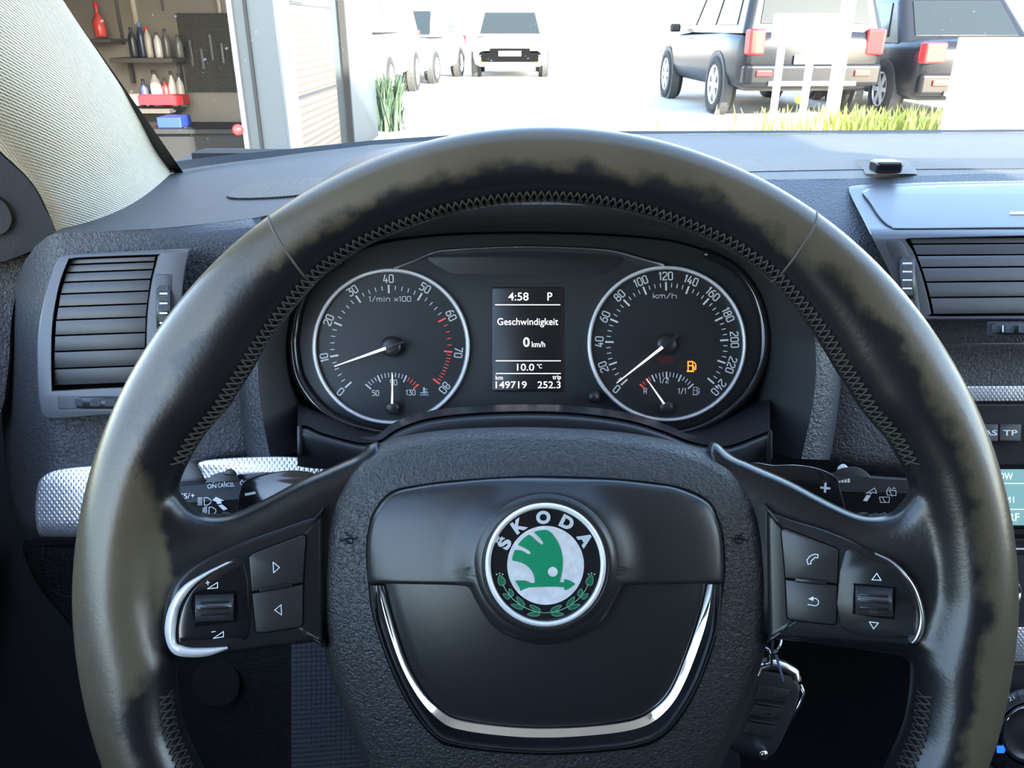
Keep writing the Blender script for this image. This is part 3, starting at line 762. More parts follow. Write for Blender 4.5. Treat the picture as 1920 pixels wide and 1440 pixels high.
VL = Frame('side_air_vent', 210, 620, .487)
tag(VL.o, 'dark air vent with horizontal slats at the left end of the dash', 'air vent')
outer = curve([(122, 478), (160, 475), (340, 467), (353, 468), (354, 474), (345, 520), (338, 600), (335, 700), (338, 770), (300, 774), (200, 778), (110, 785), (84, 782), (75, 765), (70, 720), (70, 640), (80, 570), (98, 510), (108, 486)], 4, True)
hole = curve([(133, 486), (160, 483), (292, 478), (296, 480), (284, 530), (276, 590), (274, 650), (275, 722), (268, 724), (180, 728), (104, 732), (98, 728), (97, 650), (101, 590), (113, 530), (128, 490)], 4, True)
def frame_with_hole(fr, name, outer, hole, z, th, m, bevel=3, parent=None):
    """bezel with an opening"""
    o2 = inset(outer, bevel); n = len(outer); bz = bevel * fr.d / F
    h0 = hole; h1 = inset(hole, -1.5)
    zf = z if callable(z) else (lambda x, y: z)
    mb = MB()
    mb.grid([[fr.L(a[0], a[1], zf(a[0], a[1]) + dz) for a in q] for q, dz in ((outer, -th), (outer, -bz), (inset(outer, bevel * .3), -bz * .3), (o2, 0))], True)
    mb.grid([[fr.L(a[0], a[1], zf(a[0], a[1]) + dz) for a in q] for q, dz in ((h1, 0), (h0, -.001), (h0, -th))], True)
    loops = [[Vector((p[0], -p[1], 0)) for p in o2], [Vector((p[0], -p[1], 0)) for p in h1]]
    tri = tessellate_polygon(loops); al = list(o2) + list(h1)
    mb.add([fr.L(p[0], p[1], zf(p[0], p[1])) for p in al], tri)
    return shade(mb.build(name, m, parent or fr.o), 30)
frame_with_hole(VL, 'bezel', outer, hole, 0, .022, M['vent'])
VL.plate('duct', inset(hole, -2), -.016, .004, M['gap'], 1)
sl = [494, 509, 527, 549, 573, 598, 627, 657, 689, 721]
lx = lambda y: lerp_table([(480, 132), (510, 121), (550, 110), (600, 102), (650, 99), (730, 98)], y) + 3
rx = lambda y: lerp_table([(480, 294), (530, 283), (590, 275), (650, 273), (730, 274)], y) - 1
for a, b in zip([483] + sl, sl):
    y0, y1 = a + 1.2, b - 1.2
    bul = lambda y: -.005 + .005 * math.sin(math.pi * min(1, max(0, (y - 470) / 270)))
    VL.plate('slat', [(lx(y0), y0 + 2.5), (rx(y0), y0 - 3.5), (rx(y1), y1 - 3.5), (lx(y1), y1 + 2.5)], lambda x, y: bul(y) - .0009 * (y - y0) / (y1 - y0 + .1), .006, M['slat'], 1.2)
VL.plate('wheel_slot', rrect(291, 514, 322, 640, 3), .0005, .002, M['slat'], 1)
thumbwheel(VL, VL.o, (293, 532, 320, 624), 5, True, (0, 1, 2, 3))
VL.plate('wheel_slot', rrect(109, 743, 260, 767, 3), .0005, .002, M['slat'], 1)
thumbwheel(VL, VL.o, (135, 744, 250, 766), 4, False, ())

VR = Frame('centre_air_vent', 1800, 500, .575)
vz = lambda x, y: -.00105 * max(0, 440 - y)
tag(VR.o, 'wide dark air vent in the middle of the dash under a lid', 'air vent')
outer = curve([(1597, 349), (1640, 346), (1750, 342), (1920, 339), (2240, 336), (2262, 350), (2262, 636), (2240, 648), (1920, 646), (1760, 648), (1742, 640), (1712, 600), (1690, 560), (1668, 510), (1645, 465), (1620, 415), (1598, 372), (1592, 356)], 4, True)
hole = curve([(1703, 448), (1740, 447), (1920, 443), (2180, 440), (2190, 446), (2190, 588), (2180, 592), (1920, 592), (1752, 593), (1746, 588), (1740, 560), (1728, 515), (1712, 472), (1700, 454)], 4, True)
frame_with_hole(VR, 'bezel', outer, hole, vz, .02, M['vent'])
VR.plate('duct', inset(hole, -2), -.018, .004, M['gap'], 1)
sl = [458, 479, 502, 529, 558, 590]
lx2 = lambda y: lerp_table([(445, 1701), (475, 1714), (515, 1729), (560, 1741), (590, 1747)], y) + 4
for a, b in zip([446] + sl, sl):
    y0, y1 = a + 1.3, b - 1.3
    VR.plate('slat', [(lx2(y0), y0), (2188, y0 - 4), (2188, y1 - 4), (lx2(y1), y1)], lambda x, y: -.004 + .003 * math.sin(math.pi * (y - 440) / 160), .006, M['vent'], 1.3)
VR.plate('wheel_slot', curve([(1662, 455), (1690, 453), (1712, 500), (1722, 560), (1724, 590), (1706, 592), (1694, 540), (1676, 490)], 3, True), .0005, .002, M['slat'], 1)
thumbwheel(VR, VR.o, (1686, 478, 1716, 572), 6, True, (0, 1, 2, 3))
VR.plate('wheel_slot', rrect(1850, 603, 2010, 630, 3), .0005, .002, M['slat'], 1)
thumbwheel(VR, VR.o, (1856, 605, 2004, 628), 6, False, (0, 2))
lid = VR.plate('lid', curve([(1622, 357), (1640, 353), (1750, 348), (1920, 344), (2230, 341), (2238, 350), (2238, 420), (2225, 428), (1920, 427), (1700, 429), (1672, 426), (1652, 410), (1632, 380), (1618, 362)], 4, True), lambda x, y: vz(x, y) + .003 + .004 * math.sin(math.pi * max(0, min(1, (y - 340) / 92))), .012, M['vent'], 4)
VR.plate('lid_handle', rrect(1894, 397, 2080, 402, 2), lambda x, y: vz(x, y) + .0078, .002, M['silver'], 1, lid)

# ------------------------------------------------------------------ radio and climate knob at the right edge
RD = Frame('car_radio', 1880, 900, .592)
tag(RD.o, 'black car radio with a pale green display and push buttons', 'radio')
RD.plate('fascia', rrect(1785, 756, 2330, 1003, 8), 0, .03, mat('radio fascia', (.03, .03, .032), .32), 4)
RD.plate('display_window', rrect(1846, 868, 2210, 992, 4), .0012, .002, M['gloss'], 1.5)
lc = RD.plate('display', rrect(1850, 880, 2190, 985, 2), .0018, .001, M['lcd'], .6)
mb = MB(); z = .0021
RD.text('LOW', 1882, 893, 13, z, w=34, mb=mb, bold=.004); RD.text('FM1', 1888, 937, 11, z, w=27, mb=mb); RD.text('RF', 1901, 969.5, 14, z, w=21, mb=mb, bold=.004)
for y in (906.5, 955): RD.stroke(mb, [(1852, y), (2188, y)], 1.3, z)
mb.build('characters', M['lcdtext'], lc)
for t, x0, x1 in (('AS', 1812, 1872), ('TP', 1873.5, 1915), ('', 1940, 2000), ('', 2002, 2060)):
    b = RD.plate('button', rrect(x0, 795, x1, 829, 4), .006, .01, M['satin'], 2)
    if t:
        mb = MB(); RD.text(t, 1857 if t == 'AS' else (x0 + x1) / 2, 811.5, 10.5, .0063, w=25 if t == 'AS' else 27, mb=mb, bold=.02); mb.build('lettering', M['print'], b)
CC = Frame('climate_panel', 1900, 1120, .600)
tag(CC.o, 'black centre console panel below the radio with chrome knobs', 'control panel')
CC.plate('panel', rrect(1780, 1014, 2330, 1175, 4), 0, .03, M['dull'], 3)
CC.plate('separator', rrect(1785, 1010, 2330, 1040, 3), .001, .01, M['satin'], 2)
mb = MB(); CC.stroke(mb, [(1900, 1029), (1960, 1029)], 3.2, .0013); mb.build('white_mark', M['print'], CC.o)
CC.ring('knob', 1893, 1112, [(24, 0), (24, .010), (21, .012), (19, .010), (16, .011), (.01, .011)], M['chrome'], CC.o, 40, 1.15)
tag(Frame('silver_trim_strip', 1900, 1208, .598).o, 'cross hatched silver strip below the radio console', 'trim strip')
t3 = bpy.data.objects['silver_trim_strip.003'] if 'silver_trim_strip.003' in bpy.data.objects else None
T3 = Frame.__new__(Frame); T3.d = .598; T3.px, T3.py = 1900, 1208; T3.o = t3
T3.plate('insert', [(1780, 1176), (2330, 1174), (2330, 1240), (1780, 1241)], .001, .02, M['hatch'], 3)
KN = Frame('temperature_control', 1930, 1370, .590)
tag(KN.o, 'round climate control dial with a chrome rimmed knob', 'climate dial')
KN.plate('base', rrect(1800, 1243, 2330, 1600, 6), -.012, .03, M['satin'], 3)
KN.ring('bezel', 1932, 1376, [(88, -.012), (88, -.004), (84, 0), (60, .002)], mat('dial ring', (.02, .02, .022), .3), KN.o)
mb = MB()
for i in range(26):
    a = -150 + 12 * i
    p = arcp(1932, 1376, a, 62, 82); KN.stroke(mb, p, 1.4, lambda x, y: .0014)
mb.build('grooves', M['gap'], KN.o)
mb = MB(); KN.text('21', 1896, 1309, 8, .003, w=12, rot=-30, mb=mb); mb.build('lettering', M['litdim'], KN.o)
kb = KN.ring('knob', 1932, 1376, [(56, 0), (56, .010), (53, .014), (50, .015)], M['chrome'], KN.o)
KN.ring('knob_face', 1932, 1376, [(50, .015), (48, .013), (30, .014), (.01, .0142)], M['satin'], kb)
KN.plate('indicator', rrect(1869, 1398, 1884, 1412, 2), .002, .002, M['blue'], .8)
mb = MB().tube([KN.L(p[0], p[1], -.008) for p in arc(1932, 1376, 96, 120, 250, 30)], .0018, 8); mb.build('chrome_arc', M['silver'], KN.o, True)
# ------------------------------------------------------------------ stalks behind the wheel
SL = Frame('turn_signal_stalk', 480, 925, .405)
tag(SL.o, 'black stalk with cruise control lettering left of the steering column', 'stalk')
rows = []
prof = [(0, -.018), (0, -.006), (.02, -.002), (.05, 0), (.36, .0035), (.42, .003), (1, .001), (1.02, -.001), (1.04, -.02)]
for k in range(2):
    x = (330, 700)[k]; yt = (907, 880)[k]; yb = (1010, 985)[k]
    rows.append([SL.L(x, yt + (yb - yt) * u, z) for u, z in prof])
shade(MB().grid(rows).build('stalk', M['semigloss'], SL.o), 25)
st = SL.o.children[-1]
zs_ = lambda x, y: .0042
mb = MB()
SL.text('ON', 397, 911.5, 8, zs_, rot=-4, mb=mb); SL.text('CANCEL', 424, 909, 8, zs_, w=31, rot=-4, mb=mb); SL.text('OFF', 459, 905, 8, zs_, w=18, rot=-4, mb=mb)
for x, y in ((400, 905), (421, 904), (453, 900)): SL.disc(mb, x, y, 1, .0042, 8)
SL.text('RES/+', 346, 930, 10, zs_, w=38, rot=-3, mb=mb)
def lamp(mb, x, y, tilt):
    SL.stroke(mb, [(x + 6, y - 7), (x + 12, y - 7), (x + 18, y - 3), (x + 19, y), (x + 18, y + 3), (x + 12, y + 7), (x + 6, y + 7)], 1.3, .0042, True)
    for i in range(5): SL.stroke(mb, [(x - 6, y - 6.5 + 3.2 * i + tilt), (x + 2, y - 6.5 + 3.2 * i - tilt)], 1.3, .0042)
lamp(mb, 377, 940, 0); lamp(mb, 386, 958, 2)
SL.fill(mb, [(398, 938), (405, 931.5), (420, 938.5), (414, 940), (416, 944), (407, 945), (406, 941)], .0042)
SL.fill(mb, [(409, 947.5), (417, 946), (427, 954), (419, 957)], .0042)
mb.build('lettering', M['print'], st)
SL.plate('rotary_ring', curve([(384, 905), (396, 892), (412, 886), (428, 885), (442, 890), (450, 899), (450, 908), (384, 912)], 3, True), -.002, .012, M['satin'], 2)
SL.plate('slider_knob', curve([(420, 890), (424, 881), (432, 879), (440, 882), (443, 891)], 3, True), -.001, .008, M['satin'], 2)
SL.plate('stalk_root', curve([(338, 862), (352, 858), (366, 868), (378, 885), (383, 906), (338, 910), (330, 890)], 3, True), -.012, .03, M['satin'], 3)
SL.plate('top_bar', [(446, 890), (560, 884), (610, 890), (610, 912), (446, 910)], -.006, .012, M['satin'], 2)

SRt = Frame('wiper_stalk', 1640, 920, .405)
tag(SRt.o, 'black wiper stalk with wiper symbols right of the steering column', 'stalk')
rows = []
for k in range(2):
    x = (1400, 1730)[k]; yt = (876, 898)[k]; yb = (990, 975)[k]
    rows.append([SRt.L(x, yt + (yb - yt) * u, z) for u, z in prof])
shade(MB().grid(rows).build('stalk', M['semigloss'], SRt.o), 25)
st = SRt.o.children[-1]
mb = MB(); z = .0042
for i in range(4): SRt.fill(mb, [(1571 + 6 * i, 903.5 - 1.1 * i), (1575.5 + 6 * i, 903.5 - 1.1 * i), (1576 + 6 * i, 905), (1571 + 6 * i, 905)][:0] or [(1571 + 6 * i, 902 - 1.4 * i), (1575.5 + 6 * i, 901.4 - 1.4 * i), (1575.5 + 6 * i, 905), (1571 + 6 * i, 904.6)], z)
SRt.stroke(mb, [(1624, 925), (1640, 915), (1644, 925), (1637, 923), (1631, 927), (1633, 923)], 1.2, z, True)
SRt.fill(mb, [(1625, 928), (1633, 929), (1626, 940), (1618, 939)], z)
SRt.stroke(mb, [(1663, 919), (1680, 920), (1680, 929), (1663, 928)], 1.2, z, True); SRt.stroke(mb, [(1668, 920), (1673, 931)], 1.2, z)
for x in (1667, 1676): SRt.stroke(mb, [(x - 3, 917), (x, 914), (x + 3, 917)], 1.1, z)
SRt.stroke(mb, [(1649, 932), (1668, 932), (1667, 942), (1651, 942)], 1.2, z, True); SRt.stroke(mb, [(1654, 932), (1660, 942)], 1.2, z)
mb.build('lettering', M['litdim'], st)
SRt.plate('rotary_ring', curve([(1562, 888), (1575, 879), (1590, 876), (1606, 876), (1620, 882), (1630, 891), (1628, 900), (1562, 896)], 3, True), -.001, .012, M['satin'], 2)
SRt.plate('slider_knob', curve([(1570, 881), (1574, 873), (1581, 870), (1587, 873), (1591, 881)], 3, True), -.002, .008, M['silverplastic'], 2)

# ------------------------------------------------------------------ key in the lock
KY = Frame('key_fob', 1430, 1320, .43)
tag(KY.o, 'dark folding remote key hanging below the ignition on a ring', 'key')
fob = curve([(1416, 1256), (1440, 1257), (1475, 1263), (1493, 1274), (1499, 1290), (1496, 1310), (1480, 1355), (1465, 1390), (1450, 1413), (1430, 1421), (1400, 1416), (1370, 1405), (1362, 1390), (1372, 1360), (1390, 1310), (1402, 1272)], 4, True)
KY.plate('body', fob, .0, .014, mat('key shell', (.022, .023, .026), .35), 9)
bd = KY.o.children[-1]
for pts in ([(1424, 1284), (1484, 1293), (1472, 1318), (1416, 1311)], [(1414, 1320), (1470, 1328), (1460, 1350), (1404, 1342)], [(1402, 1353), (1456, 1361), (1446, 1384), (1393, 1376)]):
    KY.plate('button', curve(pts, 3, True) if False else pts, .0014, .003, mat_key if 'mat_key' in globals() else globals().setdefault('mat_key', mat('key button', (.018, .018, .020), .4)), 2.5, bd)
mb = MB(); z = .0017
KY.stroke(mb, [(1446, 1298), (1453, 1297), (1453, 1303), (1446, 1305), (1441, 1302), (1440, 1307), (1444, 1311)], .9, z)
mb.build('symbol', M['keymetal'], bd); mb = MB()
KY.stroke(mb, [(1428, 1338), (1432, 1334), (1440, 1334), (1446, 1337), (1450, 1338), (1446, 1343), (1438, 1344), (1431, 1342)], .9, z, True)
mb.build('symbol', M['keymetal'], bd); mb = MB()
KY.stroke(mb, [(1420, 1366), (1431, 1364), (1432, 1370), (1426, 1374), (1419, 1371)], .9, z, True)
mb.build('symbol', M['keymetal'], bd)
for q in ([(1418, 1317), (1468, 1326)], [(1407, 1350), (1456, 1357)]):
    KY.plate('divider', [(q[0][0], q[0][1] - 1.5), (q[1][0], q[1][1] - 1.5), (q[1][0], q[1][1] + 1.5), (q[0][0], q[0][1] + 1.5)], .002, .002, M['dull'], .6, bd)
KY.ring('blade_button', 1432, 1416, [(10, -.006), (10, .005), (8, .007), (.01, .0072)], M['keymetal'], KY.o, 24)
rows = [[KY.L(p[0], p[1], -.004) + Vector((.0035 * math.cos(a) * q[0], .0035 * math.cos(a) * q[1], .005 * math.sin(a))) for a in [2 * math.pi * i / 10 for i in range(10)]] for p, q in [((1418, 1262), (-1, 0)), ((1424, 1248), (-.8, .5)), ((1442, 1243), (0, 1)), ((1466, 1248), (.5, .8)), ((1486, 1258), (.8, .5)), ((1490, 1272), (1, 0))]]
MB().grid(rows, True).build('end_loop', M['keymetal'], KY.o, True)
MB().tube([KY.L(1500, 1284, -.005), KY.L(1507, 1300, -.005), KY.L(1498, 1320, -.005), KY.L(1474, 1364, -.006)], .0012, 8).build('blade_edge', M['keymetal'], KY.o, True)
RG = Frame('key_ring', 1450, 1210, .43)
tag(RG.o, 'thin steel ring with a strap tag joining the ignition key to the fob', 'key ring')
MB().tube([RG.L(1448 + 17 * math.cos(a), 1196 + 27 * math.sin(a), .004 * math.sin(a * 2)) for a in [2 * math.pi * i / 28 for i in range(29)]], .0007, 8).build('ring', M['keymetal'], RG.o, True)
MB().tube([RG.L(1434 + 10 * math.cos(a), 1228 + 14 * math.sin(a), .003 * math.cos(a)) for a in [2 * math.pi * i / 24 for i in range(25)]], .0006, 8).build('ring', M['keymetal'], RG.o, True)
RG.plate('tag', [(1452, 1228), (1457, 1227), (1470, 1272), (1471, 1277), (1467, 1278)], .007, .0012, mat('tag plastic', (.10, .12, .2), .3), .8)
RG.plate('tag', [(1446, 1200), (1451, 1200), (1449, 1250), (1444, 1250)], .006, .0012, M['satin'], .8)

# ------------------------------------------------------------------ steering wheel
CX, CY = 1021., 1115.
W = Frame('steering_wheel', CX, CY, .325)
tag(W.o, 'worn black leather steering wheel with a round green and white hub badge', 'steering wheel')
RI = [(-90, 738), (-60, 738), (-34, 738), (-27, 728), (-20, 728), (-14, 716), (-10, 705), (0, 722), (10, 724), (18, 720), (24, 709), (30, 690), (37, 692), (42, 702), (48, 714), (55, 730), (62, 736), (70, 735), (90, 738)]
rimb = MB(); rows = []
N = 220
def rim_section(th):
    a = math.degrees(math.asin(math.sin(th)))
    ri = lerp_table(RI, a); ro = 874
    return ri, ro
for i in range(N):
    th = 2 * math.pi * i / N
    ri, ro = rim_section(th)
    c, h = (ro + ri) / 2, (ro - ri) / 2; row = []
    for j in range(28):
        f = 2 * math.pi * j / 28
        cf, sf = math.cos(f), math.sin(f)
        z = .0165 * math.copysign(abs(sf) ** .9, sf)
        r = c + h * math.copysign(abs(cf) ** .92, cf)
        row.append(W.L(CX + r * math.cos(th), CY - r * math.sin(th), z * (1)) * 1.)
        # keep the ring's true radius independent of height
        rr = r / F * W.d; row[-1] = Vector((rr * math.cos(th), rr * math.sin(th), z))
    rows.append(row)
rows.append(rows[0])
rimb.grid(rows, True)
zlin = lambda x, y: .0035 - .019 * max(0, min(1, (690 - abs(x - CX)) / 330))
zsp = lambda x, y: lerp_table([(330, -.0165), (600, -.0017), (680, .003), (716, .0065), (745, .0085), (775, .0070)], abs(x - CX))
# leather covered spoke horns
spL = curve([(250, 905), (300, 900), (338, 925), (366, 958), (400, 968), (440, 962), (500, 934), (560, 902), (620, 876), (664, 858), (720, 850), (720, 1210), (600, 1198), (470, 1212), (400, 1222), (340, 1232), (300, 1262), (240, 1280), (230, 1100)], 4, True)
for pts in (spL, mirror(spL, CX)):
    W.plate('x', pts, zsp, .022, None, 34, mb=rimb)
rim = rimb.build('rim', M['leather'], W.o, True)
tag(rim, 'worn brownish black leather rim and spokes')
md = rim.modifiers.new('remesh', 'REMESH'); md.mode = 'VOXEL'; md.voxel_size = .0014; md.use_smooth_shade = True
md = rim.modifiers.new('smooth', 'SMOOTH'); md.iterations = 16; md.factor = .5

def rimpt(thd, fd, lift=0.):
    """point on the rim skin: direction thd, place round the section fd (0 outer, 90 front, 180 inner)"""
    th = R(thd); ri, ro = rim_section(th); c, h = (ro + ri) / 2, (ro - ri) / 2; f = R(fd); cf, sf = math.cos(f), math.sin(f)
    r = (c + h * math.copysign(abs(cf) ** .92, cf)) / F * W.d; z = .0165 * math.copysign(abs(sf) ** .9, sf)
    p = Vector((r * math.cos(th), r * math.sin(th), z)); nrm = Vector((cf * math.cos(th), cf * math.sin(th), sf))
    return p + nrm * lift
# cross seams at ten and two
for a, b in ((126.2, 'l'), (54.6, 'r')):
    MB().tube([rimpt(a + (f - 90) * .008 * (1 if b == 'l' else -1), f, -.0004) for f in range(-10, 200, 10)], .0006, 8).build('seam', M['seam'], W.o, True)
# baseball stitching along the inner edge
mb = MB()
def stitch_run(a0, a1, fa=160):
    n = int(abs(a1 - a0) / 1.02); q = []
    for i in range(n):
        a = a0 + (a1 - a0) * i / n; d = (a1 - a0) / n
        p, u = rimpt(a, fa - 12, .0004), rimpt(a + d, fa + 14, .0004)
        m_ = rimpt(a + d * .5, fa, .0009)
        mb.tube([p, m_, u], .00042, 6)
        p, u = rimpt(a + d, fa - 12, .0004), rimpt(a + d * .1, fa + 14, .0004)
        m_ = rimpt(a + d * .5, fa, .0006)
        mb.tube([p, m_, u], .00042, 6)
for a0, a1 in ((160, 20), (194, 240), (346, 300)):
    mb = MB(); stitch_run(a0, a1); mb.build('stitching', M['thread'], W.o, True)
# frayed light edge of leather at the spoke crotches
mb = MB()
for s_ in (0, 1):
    pts = curve([(333, 905), (336, 930), (352, 955), (372, 966), (400, 968), (430, 965)], 5)
    if s_: pts = [Vector(p) for p in mirror(pts, CX)]
    mb = MB(); mb.tube([W.L(p[0], p[1] - 1 + 2 * math.sin(i * 2.1), -.012 + .0012 * math.sin(i * 1.7)) for i, p in enumerate(pts)], [.0006 + .0004 * abs(math.sin(i * 2.7)) for i in range(len(pts))], 7); mb.build('leather_edge', M['thread'], W.o, True)

M['roller'] = mat('roller plastic', (.045, .045, .05), .22)
# gloss spoke panels with the buttons
def spoke_panel(side):
    mx = (lambda p: p) if side == 0 else None
    zp = lambda x, y: zlin(x, y) + .0055
    if side == 0:
        out = curve([(600, 964), (508, 996), (446, 1018), (394, 1040), (352, 1067), (325, 1096), (311, 1130), (305, 1175), (312, 1212), (330, 1232), (365, 1234), (430, 1224), (520, 1212), (600, 1202), (606, 1198), (606, 968)], 4, True)
        arc_o = [(424, 1054), (373, 1079), (340, 1101), (317, 1135), (308, 1174), (313, 1208), (328, 1228), (357, 1233), (395, 1229), (428, 1217)]
        arc_i = [(440, 1052), (394, 1076), (361, 1101), (340, 1134), (331, 1174), (331, 1203), (340, 1209), (358, 1213), (392, 1213), (426, 1212)]
        up = [(467, 1045), (474, 1038), (563, 1004), (570, 1003), (573, 1008), (568, 1092), (473, 1109)]
        dn = [(473, 1113), (568, 1096), (567, 1170), (562, 1175), (487, 1187), (480, 1184)]
        bar = [(488, 1104), (545, 1093), (548, 1097), (546, 1101), (490, 1111), (486, 1108)]
        rol = (366, 1116, 438, 1166, -3); well = [(362, 1112), (438, 1107), (444, 1112), (446, 1160), (440, 1166), (372, 1174), (366, 1170)]
        sec = [(456, 1048), (400, 1072), (364, 1102), (344, 1136), (335, 1174), (335, 1203), (345, 1205), (430, 1195), (468, 1188)]
    else:
        out = curve([(1437, 957), (1490, 975), (1539, 990), (1590, 1010), (1632, 1031), (1668, 1050), (1695, 1070), (1722, 1106), (1736, 1146), (1736, 1178), (1726, 1203), (1708, 1212), (1640, 1207), (1540, 1200), (1445, 1195), (1440, 1190), (1436, 964)], 4, True)
        arc_o = [(1640, 1034), (1672, 1048), (1700, 1072), (1722, 1105), (1735, 1145), (1736, 1176), (1727, 1200), (1716, 1208)]
        arc_i = [(1640, 1042), (1668, 1056), (1690, 1078), (1709, 1108), (1720, 1145), (1720, 1172), (1714, 1192), (1706, 1204)]
        up = [(1465, 996), (1469, 992), (1474, 992), (1568, 1028), (1572, 1033), (1570, 1094), (1473, 1083)]
        dn = [(1473, 1087), (1569, 1098), (1568, 1168), (1562, 1171), (1482, 1162), (1476, 1157)]
        bar = [(1494, 1083), (1550, 1090), (1552, 1095), (1548, 1098), (1493, 1092), (1490, 1087)]
        rol = (1604, 1098, 1674, 1152, 5); well = [(1605, 1094), (1675, 1101), (1680, 1107), (1677, 1156), (1670, 1161), (1604, 1152), (1599, 1146), (1601, 1100)]
        sec = [(1585, 1033), (1632, 1048), (1672, 1062), (1692, 1086), (1708, 1116), (1716, 1146), (1716, 1172), (1702, 1196), (1576, 1176)]
    body = W.dome('spoke_panel', out, (470, 1122) if side == 0 else (1575, 1108), [(1, -.012), (1, -.0034), (.99, -.0018), (.975, -.0008), (.95, -.0002), (.92, 0), (.7, 0), (.4, 0), (.02, 0)], zp, M['semigloss'])
    sc = W.plate('switch_panel', curve(sec, 3, True), lambda x, y: zp(x, y) + .0006, .003, M['gloss'] if side == 0 else M['semigloss'], 3, body)
    # silver crescent; left one's white reflection is put into a paler material
    ao, ai = curve(arc_o, 6), curve(arc_i, 6); rows = []
    for u, dz in ((0, -.002), (.08, .0004), (.3, .0022), (.6, .0026), (.85, .0016), (1, -.001)):
        rows.append([W.L(a[0] + (b[0] - a[0]) * u, a[1] + (b[1] - a[1]) * u, zp(a[0], a[1]) + dz) for a, b in zip(ao, ai)])
    MB().grid(rows).build('silver_crescent', M['silverplastic'] if side == 0 else M['silver'], body, True)
    ups = W.plate('button', up, lambda x, y: zp(x, y) + .0012, .004, M['satin'], 1.6, body)
    dns = W.plate('button', dn, lambda x, y: zp(x, y) + .0012, .004, M['satin'], 1.6, body)
    W.plate('button_gap', inset(up, -2), lambda x, y: zp(x, y) + .0002, .003, M['gap'], .5, body); W.plate('button_gap', inset(dn, -2), lambda x, y: zp(x, y) + .0002, .003, M['gap'], .5, body)
    W.plate('ridge', bar, lambda x, y: zp(x, y) + .0024, .004, M['semigloss'], 1.6, body)
    W.plate('roller_well', curve(well, 3, True), lambda x, y: zp(x, y) + .0008, .003, M['gap'], .8, body)
    x0, y0, x1, y1, tilt = rol; rows = []
    sl_ = tilt / (x1 - x0)
    for i in range(15):
        u = i / 14; b = math.sin(math.pi * u)
        row = []
        for j, x in enumerate((x0, x0 + 2, x0 + 4, x1 - 4, x1 - 2, x1)):
            e = (0, .75, 1, 1, .75, 0)[j]
            row.append(W.L(x, y0 + (y1 - y0) * u + (x - x0) * sl_, zp(x, y0) + .0008 + (.0075 * b) * (.55 + .45 * e)))
        rows.append(row)
    ro_ = MB().grid(rows).build('scroll_roller', M['roller'], body, True)
    for v in (.30, .52, .74):
        yy = y0 + (y1 - y0) * v; zz = .0008 + .0075 * math.sin(math.pi * v) + .0007
        W.plate('rib', [(x0 + 8, yy - 2.6 + 8 * sl_), (x1 - 8, yy - 2.6 + (x1 - x0 - 8) * sl_), (x1 - 8, yy + 2.6 + (x1 - x0 - 8) * sl_), (x0 + 8, yy + 2.6 + 8 * sl_)], lambda x, y: zp(x, y0) + zz, .0015, M['semigloss'], 1.4, ro_)
    s1, s2, s3 = MB(), MB(), MB(); zb = lambda x, y: zp(x, y) + .0014; zc = lambda x, y: zp(x, y) + .0010
    if side == 0:
        W.stroke(s1, [(512, 1054), (524, 1064), (513, 1074)], 1.5, zb, True); W.stroke(s2, [(527, 1134), (515, 1144), (528, 1153)], 1.5, zb, True)
        W.stroke(s3, [(389, 1104), (408, 1092), (408, 1102)], 1.5, zc, True); W.stroke(s3, [(386, 1093), (393, 1092)], 1.6, zc); W.stroke(s3, [(389.2, 1089), (389.8, 1097)], 1.6, zc)
        W.stroke(s3, [(400, 1197), (419, 1184), (419, 1194)], 1.5, zc, True); W.stroke(s3, [(397, 1185), (404, 1184)], 1.6, zc)
    else:
        W.stroke(s1, [(1513, 1050), (1515, 1058), (1521, 1057), (1520, 1053), (1528, 1045), (1533, 1046), (1534, 1040), (1527, 1039), (1518, 1043)], 1.6, zb, True)
        W.stroke(s2, [(1517, 1123), (1530, 1122), (1535, 1127), (1534, 1133), (1530, 1136), (1515, 1133.5)], 1.7, zb); W.fill(s2, [(1516, 1123), (1525, 1118), (1525, 1127)], zb)
        W.stroke(s3, [(1635, 1087), (1644, 1075), (1652, 1088)], 1.7, zc, True); W.stroke(s3, [(1630, 1166), (1647, 1168), (1638, 1179)], 1.7, zc, True)
    s1.build('symbol', M['print'], ups); s2.build('symbol', M['print'], dns); s3.build('symbol', M['print'], sc)
spoke_panel(0); spoke_panel(1)

# shift paddles behind the spokes
pl = W.plate('shift_paddle', curve([(450, 920), (462, 900), (500, 888), (540, 882), (575, 884), (600, 892), (640, 905), (640, 1000), (450, 1000), (445, 960)], 4, True), -.034, .006, M['gloss'], 3)
mb = MB(); W.fill(mb, [(459, 925), (479, 921.5), (479.5, 926), (459.5, 930)], -.0335); mb.build('symbol', M['print'], pl)
pl = W.plate('shift_paddle', curve([(1400, 876), (1450, 872), (1500, 872), (1540, 880), (1566, 894), (1574, 912), (1574, 990), (1400, 990)], 4, True), -.034, .006, M['gloss'], 3)
mb = MB(); W.fill(mb, [(1538, 912), (1557, 914), (1557, 918), (1538, 916)], -.0335); W.fill(mb, [(1546, 905), (1550, 905), (1549, 924), (1544.5, 923.5)], -.0334); mb.build('symbol', M['print'], pl)

